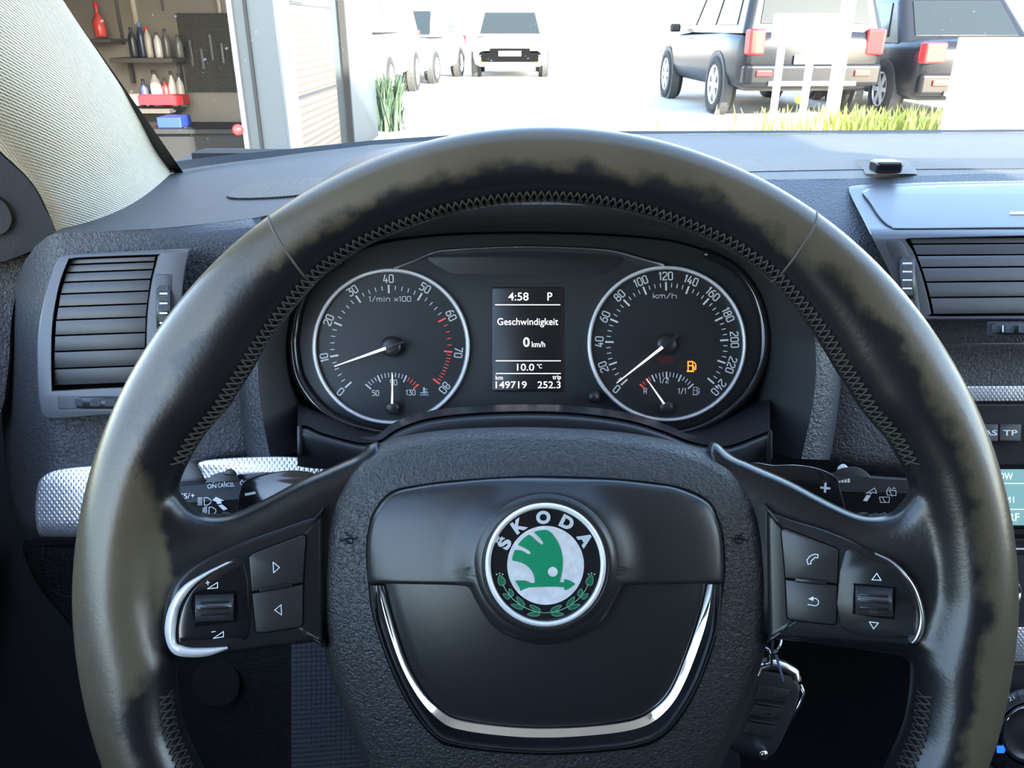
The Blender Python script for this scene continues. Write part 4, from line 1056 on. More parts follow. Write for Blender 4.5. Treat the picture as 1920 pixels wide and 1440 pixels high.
# airbag pad
zpad = lambda x, y: .006 - .016 * ((x - 1022) / 425) ** 2 - .010 * ((y - 1110) / 310) ** 2 - .011 * max(0, (980 - y) / 170) ** 2
pad = curve([(640, 893), (662, 868), (700, 838), (760, 817), (850, 805), (960, 801), (1060, 803), (1170, 811), (1270, 829), (1340, 853), (1388, 885), (1420, 935), (1437, 1000), (1445, 1090), (1441, 1180), (1425, 1255), (1395, 1335), (1355, 1430), (1290, 1560), (1180, 1620), (1020, 1635), (860, 1620), (750, 1560), (688, 1440), (652, 1350), (622, 1270), (604, 1190), (598, 1110), (602, 1020), (615, 950)], 4, True)
padm = W.dome('airbag_cover', pad, (1022, 1120), [(1.0, -.040), (1.0, -.016), (.995, -.009), (.985, -.0045), (.965, -.0015), (.93, 0), (.8, 0), (.6, 0), (.4, 0), (.2, 0), (.02, 0)], zpad, M['padgrain'])
upper = curve([(690, 1090), (688, 1040), (691, 1000), (703, 960), (735, 925), (790, 911), (858, 903), (930, 897), (996, 895), (1080, 897), (1155, 900), (1220, 907), (1273, 916), (1329, 943), (1347, 980), (1354, 1010), (1357, 1060), (1356, 1090)], 4)
upper += [Vector(p) for p in curve([(1352, 1094), (1300, 1095), (1240, 1096), (1185, 1097), (1168, 1102), (1156, 1122), (1127, 1170), (1075, 1200), (1022, 1209), (970, 1200), (922, 1172), (893, 1129), (880, 1104), (862, 1098), (800, 1096), (740, 1095), (695, 1094)], 4)]
lowp = curve([(721, 1100), (743, 1181), (767, 1248), (798, 1300), (830, 1331), (862, 1347), (940, 1359), (1020, 1363), (1105, 1359), (1186, 1347), (1226, 1327), (1258, 1292), (1289, 1220), (1313, 1149), (1325, 1100), (1328, 1050), (1250, 1030), (1022, 1020), (800, 1030), (718, 1050)], 4, True)
gro = curve([(690, 1096), (686, 1040), (689, 998), (701, 958), (733, 921), (790, 908), (858, 900), (996, 892), (1155, 897), (1273, 912), (1331, 940), (1350, 980), (1357, 1010), (1360, 1060), (1357, 1096), (1342, 1197), (1314, 1278), (1283, 1338), (1244, 1382), (1187, 1404), (1022, 1416), (860, 1403), (816, 1386), (777, 1341), (745, 1285), (717, 1216), (697, 1149)], 4, True)
W.dome('groove', gro, (1022, 1120), [(1.0, -.002), (1.0, .0009), (.9, .0010), (.6, .0010), (.3, .0010), (.01, .0010)], zpad, M['gap'], padm)
up_o = W.dome('upper_panel', upper, (1022, 1040), [(1.0, -.001), (.998, .0030), (.99, .0044), (.975, .0050), (.95, .0054)] + [(.9 - .04 * i, .0056) for i in range(19)] + [(.1, .006), (.01, .006)], lambda x, y: zpad(x, y) + .0035 * max(0, min(1, (182 - math.hypot(x - 1023, y - 1060)) / 45)) ** 1.5 * (1 if y < 1190 else max(0, (1215 - y) / 25)), M['panel'], padm)
W.dome('lower_panel', lowp, (1022, 1190), [(1.0, -.001), (.998, .0012), (.985, .0020), (.9, .0024), (.7, .0026), (.5, .0026), (.3, .0026), (.02, .0026)], zpad, M['panel'], padm)
# raised boss round the badge
W.ring('badge_boss', 1023, 1060, [(134, .0130), (128, .0146), (121, .0154), (116, .0154), (112, .0140)], M['panel'], padm)
# chrome U
co = curve([(693, 1098), (699, 1149), (719, 1216), (747, 1284), (779, 1339), (818, 1383), (862, 1399), (940, 1409), (1022, 1413), (1105, 1409), (1186, 1400), (1242, 1379), (1281, 1335), (1313, 1276), (1341, 1197), (1350, 1149), (1354, 1095)], 8)
ci = curve([(721, 1098), (743, 1181), (767, 1248), (798, 1300), (830, 1331), (862, 1347), (940, 1359), (1020, 1363), (1105, 1359), (1186, 1347), (1226, 1327), (1258, 1292), (1289, 1220), (1313, 1149), (1325, 1096)], 8)
def resample(c, n):
    c = [Vector((p[0], p[1])) for p in c]; L_ = [0]
    for a, b in zip(c, c[1:]): L_.append(L_[-1] + (b - a).length)
    out = []
    for i in range(n):
        t = L_[-1] * i / (n - 1); k = max(j for j in range(len(L_)) if L_[j] <= t + 1e-9); k = min(k, len(c) - 2)
        out.append(c[k].lerp(c[k + 1], (t - L_[k]) / (L_[k + 1] - L_[k] + 1e-12)))
    return out
co, ci = resample(co, 110), resample(ci, 110); rows = []
for u, dz in ((0, .000), (.03, .0022), (.12, .0034), (.35, .0050), (.54, .0062), (.60, .0064), (.66, .0061), (.97, .0038), (1, .001)):
    rows.append([W.L(a.x + (b.x - a.x) * u, a.y + (b.y - a.y) * u, zpad(a.x, a.y) + dz) for a, b in zip(co, ci)])
mbu = MB().grid(rows)
for e in (0, -1): mbu.add([r[e] for r in rows], [tuple(range(len(rows)))])
shade(mbu.build('chrome_trim', M['chrome'], padm), 40)
# badge
BX, BY = 1023, 1059; zb = .0168
bdg = W.ring('badge', BX, BY, [(113.5, .0125), (113.5, .0168), (112, .0186), (108.5, .0196), (105, .0188), (103, .0168)], M['silverplastic'], padm, 90, 1.025)
tag(bdg, 'round badge with silver ring, green winged arrow and white letters')
MB_ = MB(); W.disc(MB_, BX, BY, 103.5, zb, 90, 106); MB_.build('enamel', M['emblack'], bdg)
MB_ = MB(); W.disc(MB_, BX, BY + 1, 72, zb + .0003, 72, 74); MB_.build('white_disc', M['emwhite'], bdg)
E = lambda l: [(880 + a / 5.143, 920 + b / 5.143) for a, b in l]
wing = E([(622, 400), (660, 386), (700, 379), (740, 378), (770, 392), (800, 420), (832, 464), (860, 512), (880, 562), (893, 615), (900, 670), (900, 720), (893, 775), (882, 830), (870, 878), (874, 885), (913, 883), (915, 856), (925, 853), (960, 864), (1000, 885), (1022, 900), (1000, 918), (960, 945), (922, 962), (916, 956), (915, 930), (820, 926), (700, 928), (580, 932), (530, 948), (492, 968), (484, 940), (464, 905), (440, 870), (480, 865), (530, 866), (560, 874), (590, 889), (622, 891), (632, 880), (630, 845), (620, 808), (600, 770), (575, 740), (545, 715), (500, 692), (460, 681), (412, 672), (416, 640), (426, 603), (440, 573), (470, 572), (500, 578), (530, 592), (562, 612), (582, 614), (592, 604), (586, 590), (560, 568), (520, 545), (468, 525), (490, 492), (525, 456), (572, 424), (600, 442), (640, 480), (685, 518), (702, 521), (713, 508), (708, 492), (670, 445)])
MB_ = MB(); W.fill(MB_, wing, zb + .0006); MB_.build('winged_arrow', M['green'], bdg)
MB_ = MB(); W.disc(MB_, 880 + 805 / 5.143, 920 + 782 / 5.143, 9.3, zb + .0009, 28); MB_.build('eye', M['emwhite'], bdg)
MB_ = MB()
for ch, a in (('Š', -62.5), ('K', -34.5), ('O', -2.8), ('D', 27), ('A', 57.5)):
    x, y = BX + 88.5 * math.sin(R(a)), BY - 89 * math.cos(R(a))
    h = 25
    if ch == 'Š': h = 31; x, y = BX + 90 * math.sin(R(a)), BY - 90.5 * math.cos(R(a))
    W.text(ch, x, y, h, zb + .0006, w={'Š': 20, 'K': 25, 'O': 27, 'D': 25, 'A': 27}[ch], rot=a, bold=.055, mb=MB_)
MB_.build('lettering', M['letter'], bdg)
MB_, ML = MB(), MB()
def leaf(mb, ml, x, y, ang, ln, wd):
    pts = []
    for i in range(16):
        t = 2 * math.pi * i / 16; u, v = ln / 2 * math.cos(t), wd / 2 * math.sin(t) * (1 - .35 * math.cos(t))
        pts.append((x + u * math.cos(R(ang)) - v * math.sin(R(ang)), y + u * math.sin(R(ang)) + v * math.cos(R(ang))))
    W.fill(mb, pts, zb + .0005); W.stroke(ml, pts, .9, zb + .0007, True)
for s_ in (-1, 1):
    stem = [(BX + s_ * 88 * math.sin(R(a)), BY + 90 * math.cos(R(a))) for a in (-6, 2, 15, 30, 45, 58, 66)]
    W.stroke(ML, stem, 1.4, zb + .0006)
    for a, ln in ((14, 23), (35, 23), (52, 15)):
        for o_, t_ in ((5.5, 16), (-5.5, -16)):
            r = 88 + o_; x, y = BX + s_ * r * math.sin(R(a)), BY + 1.02 * r * math.cos(R(a))
            tx = math.degrees(math.atan2(-math.sin(R(a)), math.cos(R(a)) * s_)) if s_ > 0 else math.degrees(math.atan2(-math.sin(R(a)), -math.cos(R(a))))
            leaf(MB_, ML, x, y, tx + (t_ if s_ > 0 else -t_), ln, 8)
    a = 71; x, y = BX + s_ * 88 * math.sin(R(a)), BY + 90 * math.cos(R(a))
    leaf(MB_, ML, x, y, -70 if s_ > 0 else -110, 20, 13)
    for k in (-1, 0, 1): W.disc(ML, x + s_ * 3 + k * 5.5, y - 13 + abs(k) * 1.5, 1.8, zb + .0007, 10)
MB_.build('wreath', M['wreath'], bdg); ML.build('wreath_outline', mat('wreath outline', (.25, .45, .33), .3, .3), bdg)
# horn marks: near-black strokes carry the shade of the pressed lines
for cx_, s_ in ((655, 1), (1386, -1)):
    mb = MB(); z = lambda x, y: zpad(x, y) + .0010
    q = lambda l: [(cx_ + s_ * a, 1012 + b) for a, b in l]
    W.stroke(mb, q([(-15, 3), (-9, -1), (0, -2), (12, -2), (15, -5)]), 2, z); W.stroke(mb, q([(-15, 3), (-17, -2)]), 2, z)
    W.stroke(mb, q([(7 * math.cos(R(t)), 2 + 5.5 * math.sin(R(t))) for t in range(0, 360, 36)]), 2, z, True); W.stroke(mb, q([(-8, -13), (-4, -8), (2, -6)]), 2, z)
    mb.build('horn_mark', M['gap'], padm)
# ------------------------------------------------------------------ outside: yard, buildings
ground = mat('pale concrete yard', (.52, .49, .44), .9, var=((.42, .40, .36), .7, .45, .6))
MB().box((0, 60, -.05), (160, 220, .1)).build('ground', ground)['kind'] = 'structure'
render_ = mat('pale rendered wall', (.78, .77, .74), .85)
MB().box((4, 46, 4), (90, 1, 8)).build('wall_back', render_)['kind'] = 'structure'
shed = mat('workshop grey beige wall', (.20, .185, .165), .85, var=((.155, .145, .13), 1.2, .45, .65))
frame_m = mat('blue grey steel frame', (.055, .070, .079), .5)
# workshop on the left: end wall seen through its open doorway
gx0, gx1, gy0, gy1 = -6.2, -1.50, 5.6, 8.4
MB().box(((gx0 + gx1 - .1) / 2, gy1, 2.0), (gx1 - .1 - gx0, .12, 4.0)).build('wall_workshop_end', shed)['kind'] = 'structure'
MB().box((gx0, 7, 2.0), (.12, 2.8, 4.0)).build('wall_workshop_side', shed)['kind'] = 'structure'
MB().box(((gx0 + gx1 - .45) / 2, 7, 3.55), (gx1 - gx0 - .45, 2.7, .15)).build('ceiling_workshop', shed)['kind'] = 'structure'
MB().box(((gx0 + gx1) / 2, 6.98, .012), (gx1 - gx0 - .2, 2.7, .02)).build('floor_workshop', mat('workshop floor', (.07, .07, .075), .7))['kind'] = 'structure'
MB().box(((gx0 - 3.1) / 2, gy0, 1.9), (-3.1 - gx0, .12, 3.8)).build('added_workshop_front', shed)['kind'] = 'structure'  # unseen wall added to keep sky light out of the workshop
MB().box((-2.4, gy0, 2.75), (1.36, .12, 2.0)).build('added_workshop_lintel', shed)['kind'] = 'structure'  # unseen, added low over the doorway to dim the inside
# blue grey door post facing the car
po = empty('door_post', (-1.6, 5.5, 0)); tag(po, 'blue grey steel post at the edge of the open workshop door', 'door post')
xa, xb = ony(447, 150, 5.5).x, ony(527, 150, 5.5).x
MB().box(((xa + xb) / 2 + 1.6, .05, 1.9), (xb - xa, .12, 3.8)).build('post', frame_m, po, bevel=.01)
MB().box((xa + .015 + 1.6, -.02, 1.9), (.035, .06, 3.8)).build('guide_rail', mat('pale rail', (.13, .14, .15), .4, .4), po, bevel=.006)
MB().box((xa + .105 + 1.6, -.015, 1.9), (.02, .03, 3.8)).build('rubber_strip', M['rubber'], po, bevel=.003)
bl = MB().lathe((ony(447, 243, 5.45).x + 1.6, -.05, ony(447, 243, 5.45).z), (0, -1, 0), [(.035, 0), (.035, .02), (.02, .04), (.001, .045)], 16).build('red_button', M['redlens'], po, True)
# side wall running away from us: sunlit reveal, ribbed door, far frame
def side_y(px, x): return onx(px, 150, x).y
X0 = xb + .002
ya, yb_, yc, yd, ye = 5.56, side_y(556, X0), side_y(641, X0), side_y(652, X0), side_y(700, X0)
MB().box((X0 - .1, (ya + yb_) / 2, 1.9), (.2, yb_ - ya, 3.8)).build('wall_left', mat('white reveal', (.80, .79, .75), .8))['kind'] = 'structure'
gd = empty('garage_door', (X0, (yb_ + yc) / 2, 0)); tag(gd, 'ribbed beige garage door in the sunlit side wall', 'garage door')
MB().box((-.08, 0, 1.9), (.06, yc - yb_, 3.8)).build('panel', mat('ribbed beige sheet', (.22, .165, .12), .6, bump=('rib', 20, .002, (0, 0, 1))), gd)
for zz in (.62, 1.24, 1.86): MB().box((-.048, 0, zz), (.008, yc - yb_, .02)).build('panel_joint', M['darktrim'], gd)
fp = empty('door_frame', (X0, (yd + ye) / 2, 0)); tag(fp, 'pale blue grey frame at the far end of the garage door', 'door frame')
MB().box((-.05, 0, 1.9), (.14, ye - yd, 3.8)).build('frame', frame_m, fp, bevel=.01)
MB().box((.0, -(ye - yd) / 2 - .03, 1.9), (.05, .05, 3.8)).build('seal', M['rubber'], fp)

# unseen blocks added on our right to shade the yard and the workshop front
MB().box((6.0, -4.35, 3.0), (4.0, .8, 6.0)).build('added_shade_block', render_)['kind'] = 'structure'
MB().box((6.0, -3.07, 2.6), (4.0, 1.76, 5.2)).build('added_shade_block_low', render_)['kind'] = 'structure'
# things inside the workshop
WY = 8.25
def at(px, py, y=WY): return ony(px, py, y)
def shelf(name, px0, px1, py, dep, m, label_):
    a, b = at(px0, py), at(px1, py)
    t = empty(name, ((a.x + b.x) / 2, WY - dep / 2, a.z)); tag(t, label_, 'shelf')
    MB().box((0, .03, -.02), (b.x - a.x, dep, .04)).build('board', m, t, bevel=.004)
    for s_ in (-.4, .4): MB().box(((b.x - a.x) * s_, dep / 2 - .02, -.13), (.03, .05, .2)).build('bracket', M['darktrim'], t)
    return a.z
oak = mat('dark shelf wood', (.07, .064, .055), .8)  # one even dark tone for the boards
z1 = shelf('shelf', 232, 346, 107, .34, oak, 'grey shelf of bottles on the workshop end wall, the upper of two')
z2 = shelf('shelf', 225, 345, 198, .40, oak, 'grey lower shelf carrying a red box in the workshop')
def bottle(px, zb, h, r, col, label_, capcol=(.05, .05, .05), y=WY - .18, grp=None):
    r *= .72; p = ony(px, 120, y); b = empty('bottle', (p.x, y, zb)); tag(b, label_, 'bottle', 'bottles on the workshop shelves')
    MB().lathe((0, 0, 0), (0, 0, 1), [(.001, 0), (r * .9, 0), (r, .02), (r, h * .62), (r * .8, h * .72), (r * .35, h * .84), (r * .33, h * .9)], 14).build('body', mat('bottle plastic', col, .35), b, True)
    MB().lathe((0, 0, 0), (0, 0, 1), [(r * .42, h * .88), (r * .42, h), (.001, h)], 12).build('cap', mat('cap plastic', capcol, .4), b, True)
bottle(256, z1, .26, .055, (.03, .03, .035), 'black bottle at the left of the upper workshop shelf')
bottle(272.5, z1, .30, .048, (.02, .03, .06), 'dark blue bottle with a light blue cap on the upper workshop shelf', (.08, .2, .5))
bottle(285, z1, .27, .045, (.35, .33, .29), 'tall pale bottle with a red cap on the upper workshop shelf', (.5, .05, .04))
bottle(302, z1, .22, .05, (.45, .45, .45), 'whitish bottle on the upper workshop shelf')
bottle(318, z1, .25, .05, (.07, .07, .065), 'dark grey bottle on the upper workshop shelf')
bottle(340, z1, .20, .05, (.10, .10, .09), 'short grey bottle on the upper workshop shelf')
bottle(262, z2, .25, .05, (.05, .06, .16), 'dark blue bottle on the lower workshop shelf behind the red box', y=WY - .10)
bottle(285, z2, .33, .07, (.42, .40, .38), 'large white canister on the lower workshop shelf', y=WY - .11)
bottle(303, z2, .26, .05, (.45, .03, .03), 'red bottle on the lower workshop shelf', y=WY - .10)
bottle(316.5, z2, .32, .048, (.50, .49, .47), 'white bottle right of the red one on the lower workshop shelf', y=WY - .10)
bottle(331, z2, .30, .05, (.38, .36, .32), 'cream bottle at the right end of the lower workshop shelf', y=WY - .10)
def box_(name, px0, px1, py0, py1, dep, col, label_, cat, y=WY - .45):
    a, b = ony(px0, py1, y), ony(px1, py0, y)
    t = empty(name, ((a.x + b.x) / 2, y + dep / 2, a.z)); tag(t, label_, cat); h = b.z - a.z; wd = b.x - a.x
    m = mat(name + ' plastic', col, .5)
    for c, d in (((0, 0, .01), (wd, dep, .02)), ((0, -dep / 2, h / 2), (wd, .015, h)), ((0, dep / 2, h / 2), (wd, .015, h)), ((-wd / 2, 0, h / 2), (.015, dep, h)), ((wd / 2, 0, h / 2), (.015, dep, h))):
        MB().box(c, d).build('side' if c[2] > .01 else 'base', m, t, bevel=.003)
box_('storage_box', 262, 340, 179, 197, .17, (.42, .02, .03), 'red plastic box on the lower workshop shelf', 'box', WY - .37)
bn = at(320, 240, 7.3)
bench = empty('workbench', (bn.x, 7.5, 0)); tag(bench, 'low dark bench added to fill the dark lower part of the workshop', 'workbench')
MB().box((0, 0, .26), (1.5, .6, .04)).build('top', M['door'], bench, bevel=.005)  # dark bulk added where the lower workshop goes dark
MB().box((0, .02, .12), (1.44, .5, .24)).build('body', M['door'], bench)
def on_bench(name, px0, px1, h, col, label_):
    y = 7.4; a, b = ony(px0, 200, y), ony(px1, 200, y)
    tag(MB().box(((a.x + b.x) / 2, y, .281 + h / 2), (b.x - a.x, .25, h)).build(name, mat(name + ' p', col, .5), None, bevel=.01), label_, 'box')
on_bench('crate', 300, 345, .09, (.02, .05, .30), 'blue crate on the workbench in the workshop')
rb = empty('bottle', ony(190, 69, 8.0)); tag(rb, 'red plastic bottle with a red cap on a ledge by the windscreen pillar', 'bottle')
MB().lathe((0, 0, 0), (0, 0, 1), [(.001, 0), (.05, 0), (.055, .02), (.055, .13), (.03, .17), (.015, .2), (.015, .25)], 16).build('body', mat('red bottle', (.55, .06, .05), .3), rb, True)
MB().lathe((0, 0, 0), (0, 0, 1), [(.02, .245), (.02, .29), (.001, .29)], 12).build('cap', mat('red cap', (.6, .03, .03), .4), rb, True)
lg = ony(190, 72, 8.0)
tag(MB().box((lg.x - .04, 8.17, lg.z - .02), (.25, .36, .03)).build('ledge', oak, None, bevel=.004), 'small ledge under the red bottle in the workshop', 'shelf')
for px, r, col, nm, lb in ((250, .028, (.45, .42, .36), 'pipe', 'pale pipe running down the workshop end wall'), (226, .016, (.08, .08, .08), 'cable', 'dark cable on the workshop wall left of the pale pipe'), (408, .018, (.5, .47, .4), 'pipe', 'short pale pipe near the workshop door post'), (300, .010, (.1, .1, .1), 'hose', 'thin hose hanging on the workshop wall')):
    a, b = at(px - 4, -40), at(px, {250: 46, 226: 84, 408: 24, 300: 20}[px])
    tag(MB().tube([(a.x, WY + .07, a.z + .6), (b.x, WY + .07, a.z), (b.x, WY + .07, b.z)], r, 8).build(nm, mat(nm + ' m', col, .5), None, True), lb, nm)
tp = at(388, 100, 8.29)
pb = empty('tool_board', (tp.x, 8.325, tp.z)); tag(pb, 'dark tool board on the workshop end wall near the door post', 'tool board')
MB().box((0, 0, 0), (.50, .03, .70)).build('board', mat('tool board', (.045, .043, .036), .9, bump=('noise', 60, .02)), pb)
for i in range(6): MB().box((-.25 + .1 * i, -.03, .05 - .05 * (i % 3)), (.025, .025, .18 + .05 * (i % 2))).build('tool', mat('tool steel', (.12, .12, .13), .4, .6), pb, bevel=.004)

# ------------------------------------------------------------------ cars in the yard
def car(name, label_, loc, yaw, L_, W_, H, paint, kind='suv', rim_r=.34, plate=True, front=False):
    t = empty(name, loc, (0, 0, R(yaw))); tag(t, label_, 'car', 'cars parked in the yard')
    pm = mat(name + ' paint', paint, .3, 0, spec=.35)
    hw = W_ / 2; tall = kind in ('suv', 'van')
    zb, belt = (.34, 1.02) if tall else (.24, .90)
    rows = []
    for y, k, zt, z0 in ((-.5, .84, belt - .12, zb + .16), (-.492, .92, belt - .02, zb + .06), (-.46, .98, belt + .02, zb), (-.3, 1, belt + .03, zb), (0, 1, belt, zb), (.22, 1, belt - .02, zb), (.40, .97, belt - (.06 if tall else .12), zb), (.47, .90, belt - (.14 if tall else .20), zb + .03), (.495, .80, belt - (.28 if tall else .30), zb + .08), (.5, .72, belt - .4, zb + .14)):
        w_ = hw * k; zm = (z0 + zt) / 2
        half = [(0, z0), (w_ * .82, z0), (w_ * .95, z0 + .06), (w_, z0 + .22), (w_, zm + .05), (w_ * .985, zt - .10), (w_ * .93, zt - .02), (w_ * .7, zt + .02), (0, zt + .04)]
        rows.append([(a, y * L_, z) for a, z in half] + [(-a, y * L_, z) for a, z in half[-2:0:-1]])
    mb = MB().grid(rows, True); n = len(rows[0]); mb.f.append(tuple(range(n))); mb.f.append(tuple(len(mb.v) - n + i for i in range(n)))
    body = mb.build('body', pm, t, True)
    # cabin
    if kind == 'suv': yb0, yt0, yt1, yb1 = -.485, -.43, .10, .26
    elif kind == 'van': yb0, yt0, yt1, yb1 = -.49, -.47, .22, .38
    else: yb0, yt0, yt1, yb1 = -.36, -.22, .08, .26
    bw, tw = hw * .94, hw * .76; zb_, zt_ = belt + .0, H
    V = [(-bw, yb0 * L_, zb_), (bw, yb0 * L_, zb_), (bw, yb1 * L_, zb_), (-bw, yb1 * L_, zb_), (-tw, yt0 * L_, zt_), (tw, yt0 * L_, zt_), (tw, yt1 * L_, zt_), (-tw, yt1 * L_, zt_)]
    V = [Vector(v) for v in V]
    cab = MB().add(V, [(0, 1, 5, 4), (1, 2, 6, 5), (2, 3, 7, 6), (3, 0, 4, 7), (4, 5, 6, 7)]).build('cabin', pm, t, bevel=.10, seg=4)
    def pane(nm, q, u0, u1, v0, v1):
        a, b, c, d = q
        P = lambda u, v: (a.lerp(b, u)).lerp(d.lerp(c, u), v)
        nrm = (b - a).cross(d - a).normalized()
        ps = [P(u0, v0), P(u1, v0), P(u1, v1), P(u0, v1)]
        mb = MB().add([p + nrm * .012 for p in ps] + [p - nrm * .01 for p in ps], [(0, 1, 2, 3), (0, 4, 5, 1), (1, 5, 6, 2), (2, 6, 7, 3), (3, 7, 4, 0)])
        mb.build(nm, M['glassdark'], t, bevel=.006)
    sideL, sideR = (V[3], V[0], V[4], V[7]), (V[1], V[2], V[6], V[5])
    pane('rear_window', (V[0], V[1], V[5], V[4]), .10, .90, .14, .86); pane('windscreen', (V[2], V[3], V[7], V[6]), .06, .94, .08, .90)
    for s_ in (sideL, sideR):
        segs = ((.08, .32), (.36, .62), (.66, .90)) if tall else ((.16, .48), (.52, .84))
        for a, b in segs: pane('side_window', s_, a, b, .12, .84)
    wx, wy = hw - .10, L_ * .30
    for sx in (-1, 1):
        for sy_ in (-1, 1):
            MB().lathe((sx * (hw - .02), sy_ * wy, rim_r), (sx, 0, 0), [(.001, -.1), (rim_r * 1.16, -.1), (rim_r * 1.16, .024), (.001, .024)], 30).build('wheel_arch', M['darktrim'], t)
            tyre = MB().lathe((sx * wx, sy_ * wy, rim_r), (sx, 0, 0), [(rim_r * .66, -.1), (rim_r * .95, -.1), (rim_r, -.06), (rim_r, .09), (rim_r * .95, .125), (rim_r * .68, .128), (rim_r * .66, .115)], 36).build('wheel', M['rubber'], t, True)
            rm = MB().lathe((sx * wx, sy_ * wy, rim_r), (sx, 0, 0), [(rim_r * .68, .12), (rim_r * .62, .126), (rim_r * .58, .09), (rim_r * .2, .085), (rim_r * .16, .115), (.001, .118)], 36)
            for i in range(6):
                a = 2 * math.pi * i / 6
                rm.box(Vector((sx * (wx + .108), sy_ * wy, rim_r)) + Vector((0, math.cos(a), math.sin(a))) * rim_r * .38, (.03, rim_r * .5, rim_r * .16), Matrix.Rotation(a, 3, 'X'))
            rm.build('rim', M['alloy'], tyre, False)
    e = -L_ / 2
    MB().box((0, e + .04, zb + .20), (W_ * .93, .16, .26)).build('rear_bumper', pm if kind == 'sedan' else pm, t, bevel=.05, seg=3)
    MB().box((0, e - .035, zb + .10), (W_ * .60, .06, .07)).build('lower_trim', M['darktrim'], t, bevel=.015)
    for s_ in (-1, 1):
        MB().box((s_ * hw * .80, e + .03, belt - .10), (.30 if kind != 'suv' else .22, .14, .24 if kind != 'suv' else .30), Matrix.Rotation(-s_ * .25, 3, 'Z')).build('tail_light', M['redlens'], t, bevel=.03, seg=3)
        MB().box((s_ * hw * .66, e - .05, zb + .22), (.20, .03, .07)).build('reflector', M['redlens'], t, bevel=.01)
        MB().box((s_ * hw * .78, -e - .06, belt - .26), (.34, .12, .16), Matrix.Rotation(s_ * .35, 3, 'Z')).build('head_light', M['clearlens'], t, bevel=.03, seg=3)
        MB().box((s_ * hw * .68, -e - .02, zb + .12), (.16, .06, .08)).build('fog_light', M['yellowlens'], t, bevel=.015)
        MB().box((s_ * (hw + .07), L_ * .16, belt + .06), (.16, .10, .12)).build('mirror', pm, t, bevel=.03, seg=3)
    if plate: MB().box((0, e - .03, belt - .30), (.52, .02, .11)).build('number_plate', M['plate'], t, bevel=.004)
    MB().box((0, -e - .005, belt - .34), (W_ * .52, .04, .18)).build('grille', M['gap'], t, bevel=.02)
    MB().box((0, -e + .012, zb + .22), (W_ * .74, .04, .20)).build('lower_grille', M['gap'], t, bevel=.03)
    MB().box((0, -e + .035, zb + .30), (.52, .02, .11)).build('number_plate', M['plate'], t, bevel=.004)
    return t
suv = car('off_road_car', 'black off-road car with pale wheels, its back towards us behind the sign', (3.62, 13.05, 0), 3.5, 4.6, 1.9, 1.80, (.012, .013, .015), 'suv', .375)
saloon = car('saloon_car', 'black saloon car with a big red tail lamp beside the white board', (5.85, 12.75, 0), 0, 4.5, 1.82, 1.48, (.012, .012, .014), 'sedan', .33)
c1 = car('hatchback', 'white car facing us at the far end of the yard', (-.05, 22.0, 0), 180, 4.2, 1.78, 1.48, (.80, .80, .80), 'sedan', .31)
c2 = car('estate_car', 'silver car with a yellow lamp parked left of the white car', (-2.3, 19.6, 0), 172, 4.4, 1.78, 1.46, (.42, .43, .44), 'sedan', .31)
c3 = car('delivery_car', 'pale van with an orange lamp beside the garage door frame', (-2.75, 14.6, 0), 178, 4.6, 1.85, 1.85, (.72, .72, .72), 'van', .34)
ol = MB().box((.80, 2.30, .95), (.10, .06, .24)).build('turn_signal', M['orangelens'], c3, bevel=.02)
ol.location = (0, 0, 0)
c4 = car('van', 'white van with grey windows beyond the black saloon car', (9.2, 18.0, 0), 0, 5.2, 2.0, 2.3, (.80, .80, .79), 'van', .34)

# sign on two legs, tall post, white board, dark sign
sg = empty('sign', (0, 0, 0)); sy_ = 9.3
a, b = ony(1452, 25, sy_), ony(1566, 86, sy_)
sg.location = ((a.x + b.x) / 2, sy_, 0); tag(sg, 'white board on two thin white legs standing in front of the black cars', 'sign')
sm = mat('sign white', (.82, .82, .80), .6)
MB().box((0, 0, (a.z + b.z) / 2), (b.x - a.x, .03, a.z - b.z)).build('board', sm, sg, bevel=.004)
for px in (1467, 1524):
    x = ony(px, 90, sy_).x - sg.location.x
    MB().box((x, .035, (a.z) / 2), (.075, .04, a.z - .05)).build('leg', sm, sg, bevel=.006)
x = ony(1583, 60, 9.45).x
tag(MB().tube([(x, 9.45, 0), (x, 9.45, 3.2)], .075, 14).build('post', sm, None, True), 'tall white post right of the sign on two legs', 'post')
a, b = ony(1800, 70, 7.6), ony(2150, 320, 7.6)
wb = empty('notice_board', ((a.x + b.x) / 2, 7.6, 0)); tag(wb, 'large plain white board at the right edge in front of the saloon car', 'board')
MB().box((0, 0, (a.z + .12) / 2), (b.x - a.x, .06, a.z - .12)).build('board', sm, wb, bevel=.008)
for s_ in (-.4, .4): MB().box(((b.x - a.x) * s_, .05, .3), (.06, .05, .6)).build('leg', sm, wb)
a, b = ony(1756, -40, 15.6), ony(1782, 32, 15.6)
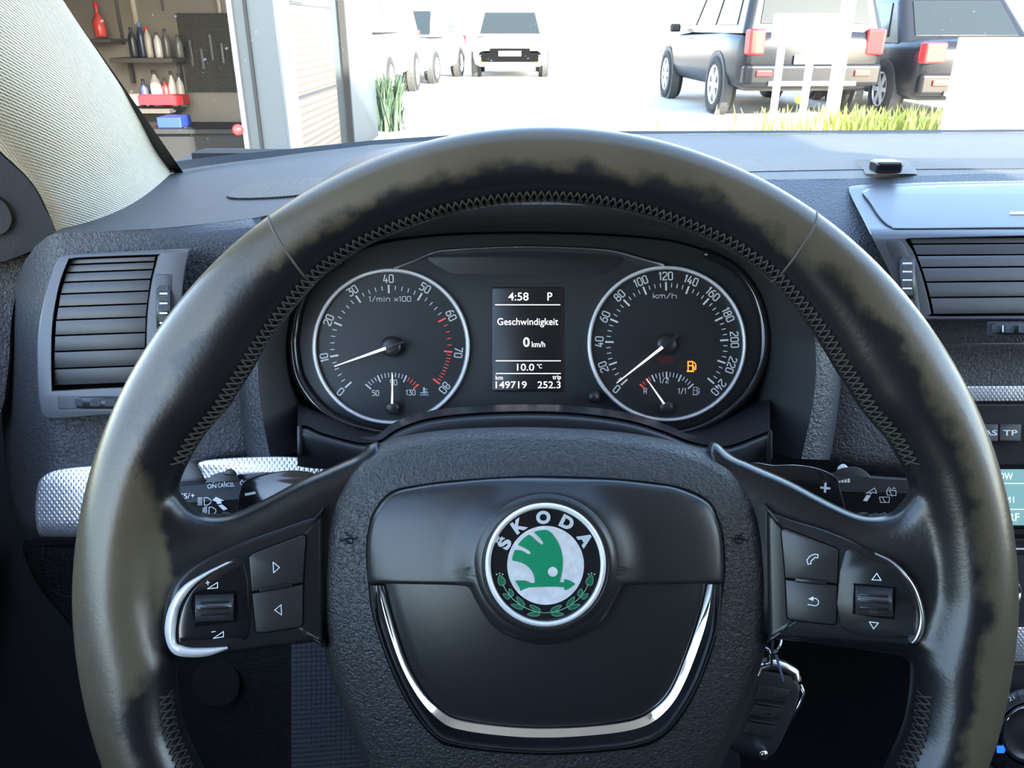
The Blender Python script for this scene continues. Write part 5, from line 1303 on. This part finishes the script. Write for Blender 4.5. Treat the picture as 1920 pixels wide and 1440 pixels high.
hs = empty('hanging_sign', ((a.x + b.x) / 2, 15.6, 0)); tag(hs, 'narrow dark sign panel on a pole above the saloon car', 'sign')
MB().box((0, 0, (a.z + b.z) / 2), (b.x - a.x, .05, a.z - b.z)).build('panel', M['darktrim'], hs, bevel=.005)
MB().tube([(0, .06, 0), (0, .06, a.z)], .025, 8).build('pole', sm, hs, True)

# weeds in front of the cars and the shrub at the garage door
def weeds(name, label_, cat, cx, cy, w_, d_, n, h, m, seed, kind=None):
    rnd = random.Random(seed); mb = MB()
    for i in range(n):
        x, y = cx + rnd.gauss(0, .5) * w_, cy + rnd.gauss(0, .5) * d_
        hh = h * rnd.uniform(.4, 1.1); a = rnd.uniform(0, 6.28); l = rnd.uniform(.1, .5) * hh
        p0 = Vector((x, y, 0)); p1 = p0 + Vector((math.cos(a) * l * .4, math.sin(a) * l * .4, hh * .6)); p2 = p0 + Vector((math.cos(a) * l, math.sin(a) * l, hh))
        s_ = Vector((-math.sin(a), math.cos(a), 0)) * rnd.uniform(.008, .018)
        mb.add([p0 - s_, p0 + s_, p1 + s_, p1 - s_, p2], [(0, 1, 2, 3), (3, 2, 4)])
    tag(mb.build(name, m, None, recalc=False), label_, cat, kind=kind)
gr = mat('yellow green weeds', (.50, .50, .12), .7); gr2 = mat('dark shrub leaves', (.05, .085, .05), .6)
weeds('weeds', 'sunlit yellow green weeds at the foot of the sign and post', 'weeds', 3.9, 8.72, 1.5, .22, 900, .34, gr, 3, 'stuff')
weeds('shrub', 'dark green shrub standing beside the garage door frame', 'shrub', ony(728, 200, 9.6).x, 9.6, .13, .13, 420, .62, gr2, 5)
yel = ony(1496, 187, 9.05)
fl = empty('dandelion', (yel.x, 9.05, 0)); tag(fl, 'single yellow flower between the legs of the sign', 'flower')
MB().tube([(0, 0, 0), (0, 0, yel.z - .01)], .006, 6).build('stem', gr2, fl, True)
MB().lathe((0, -.01, yel.z), (0, -1, .3), [(.001, -.01), (.03, 0), (.045, .012), (.03, .03), (.001, .035)], 12).build('blossom', mat('yellow petals', (.9, .75, .02), .6), fl, True)
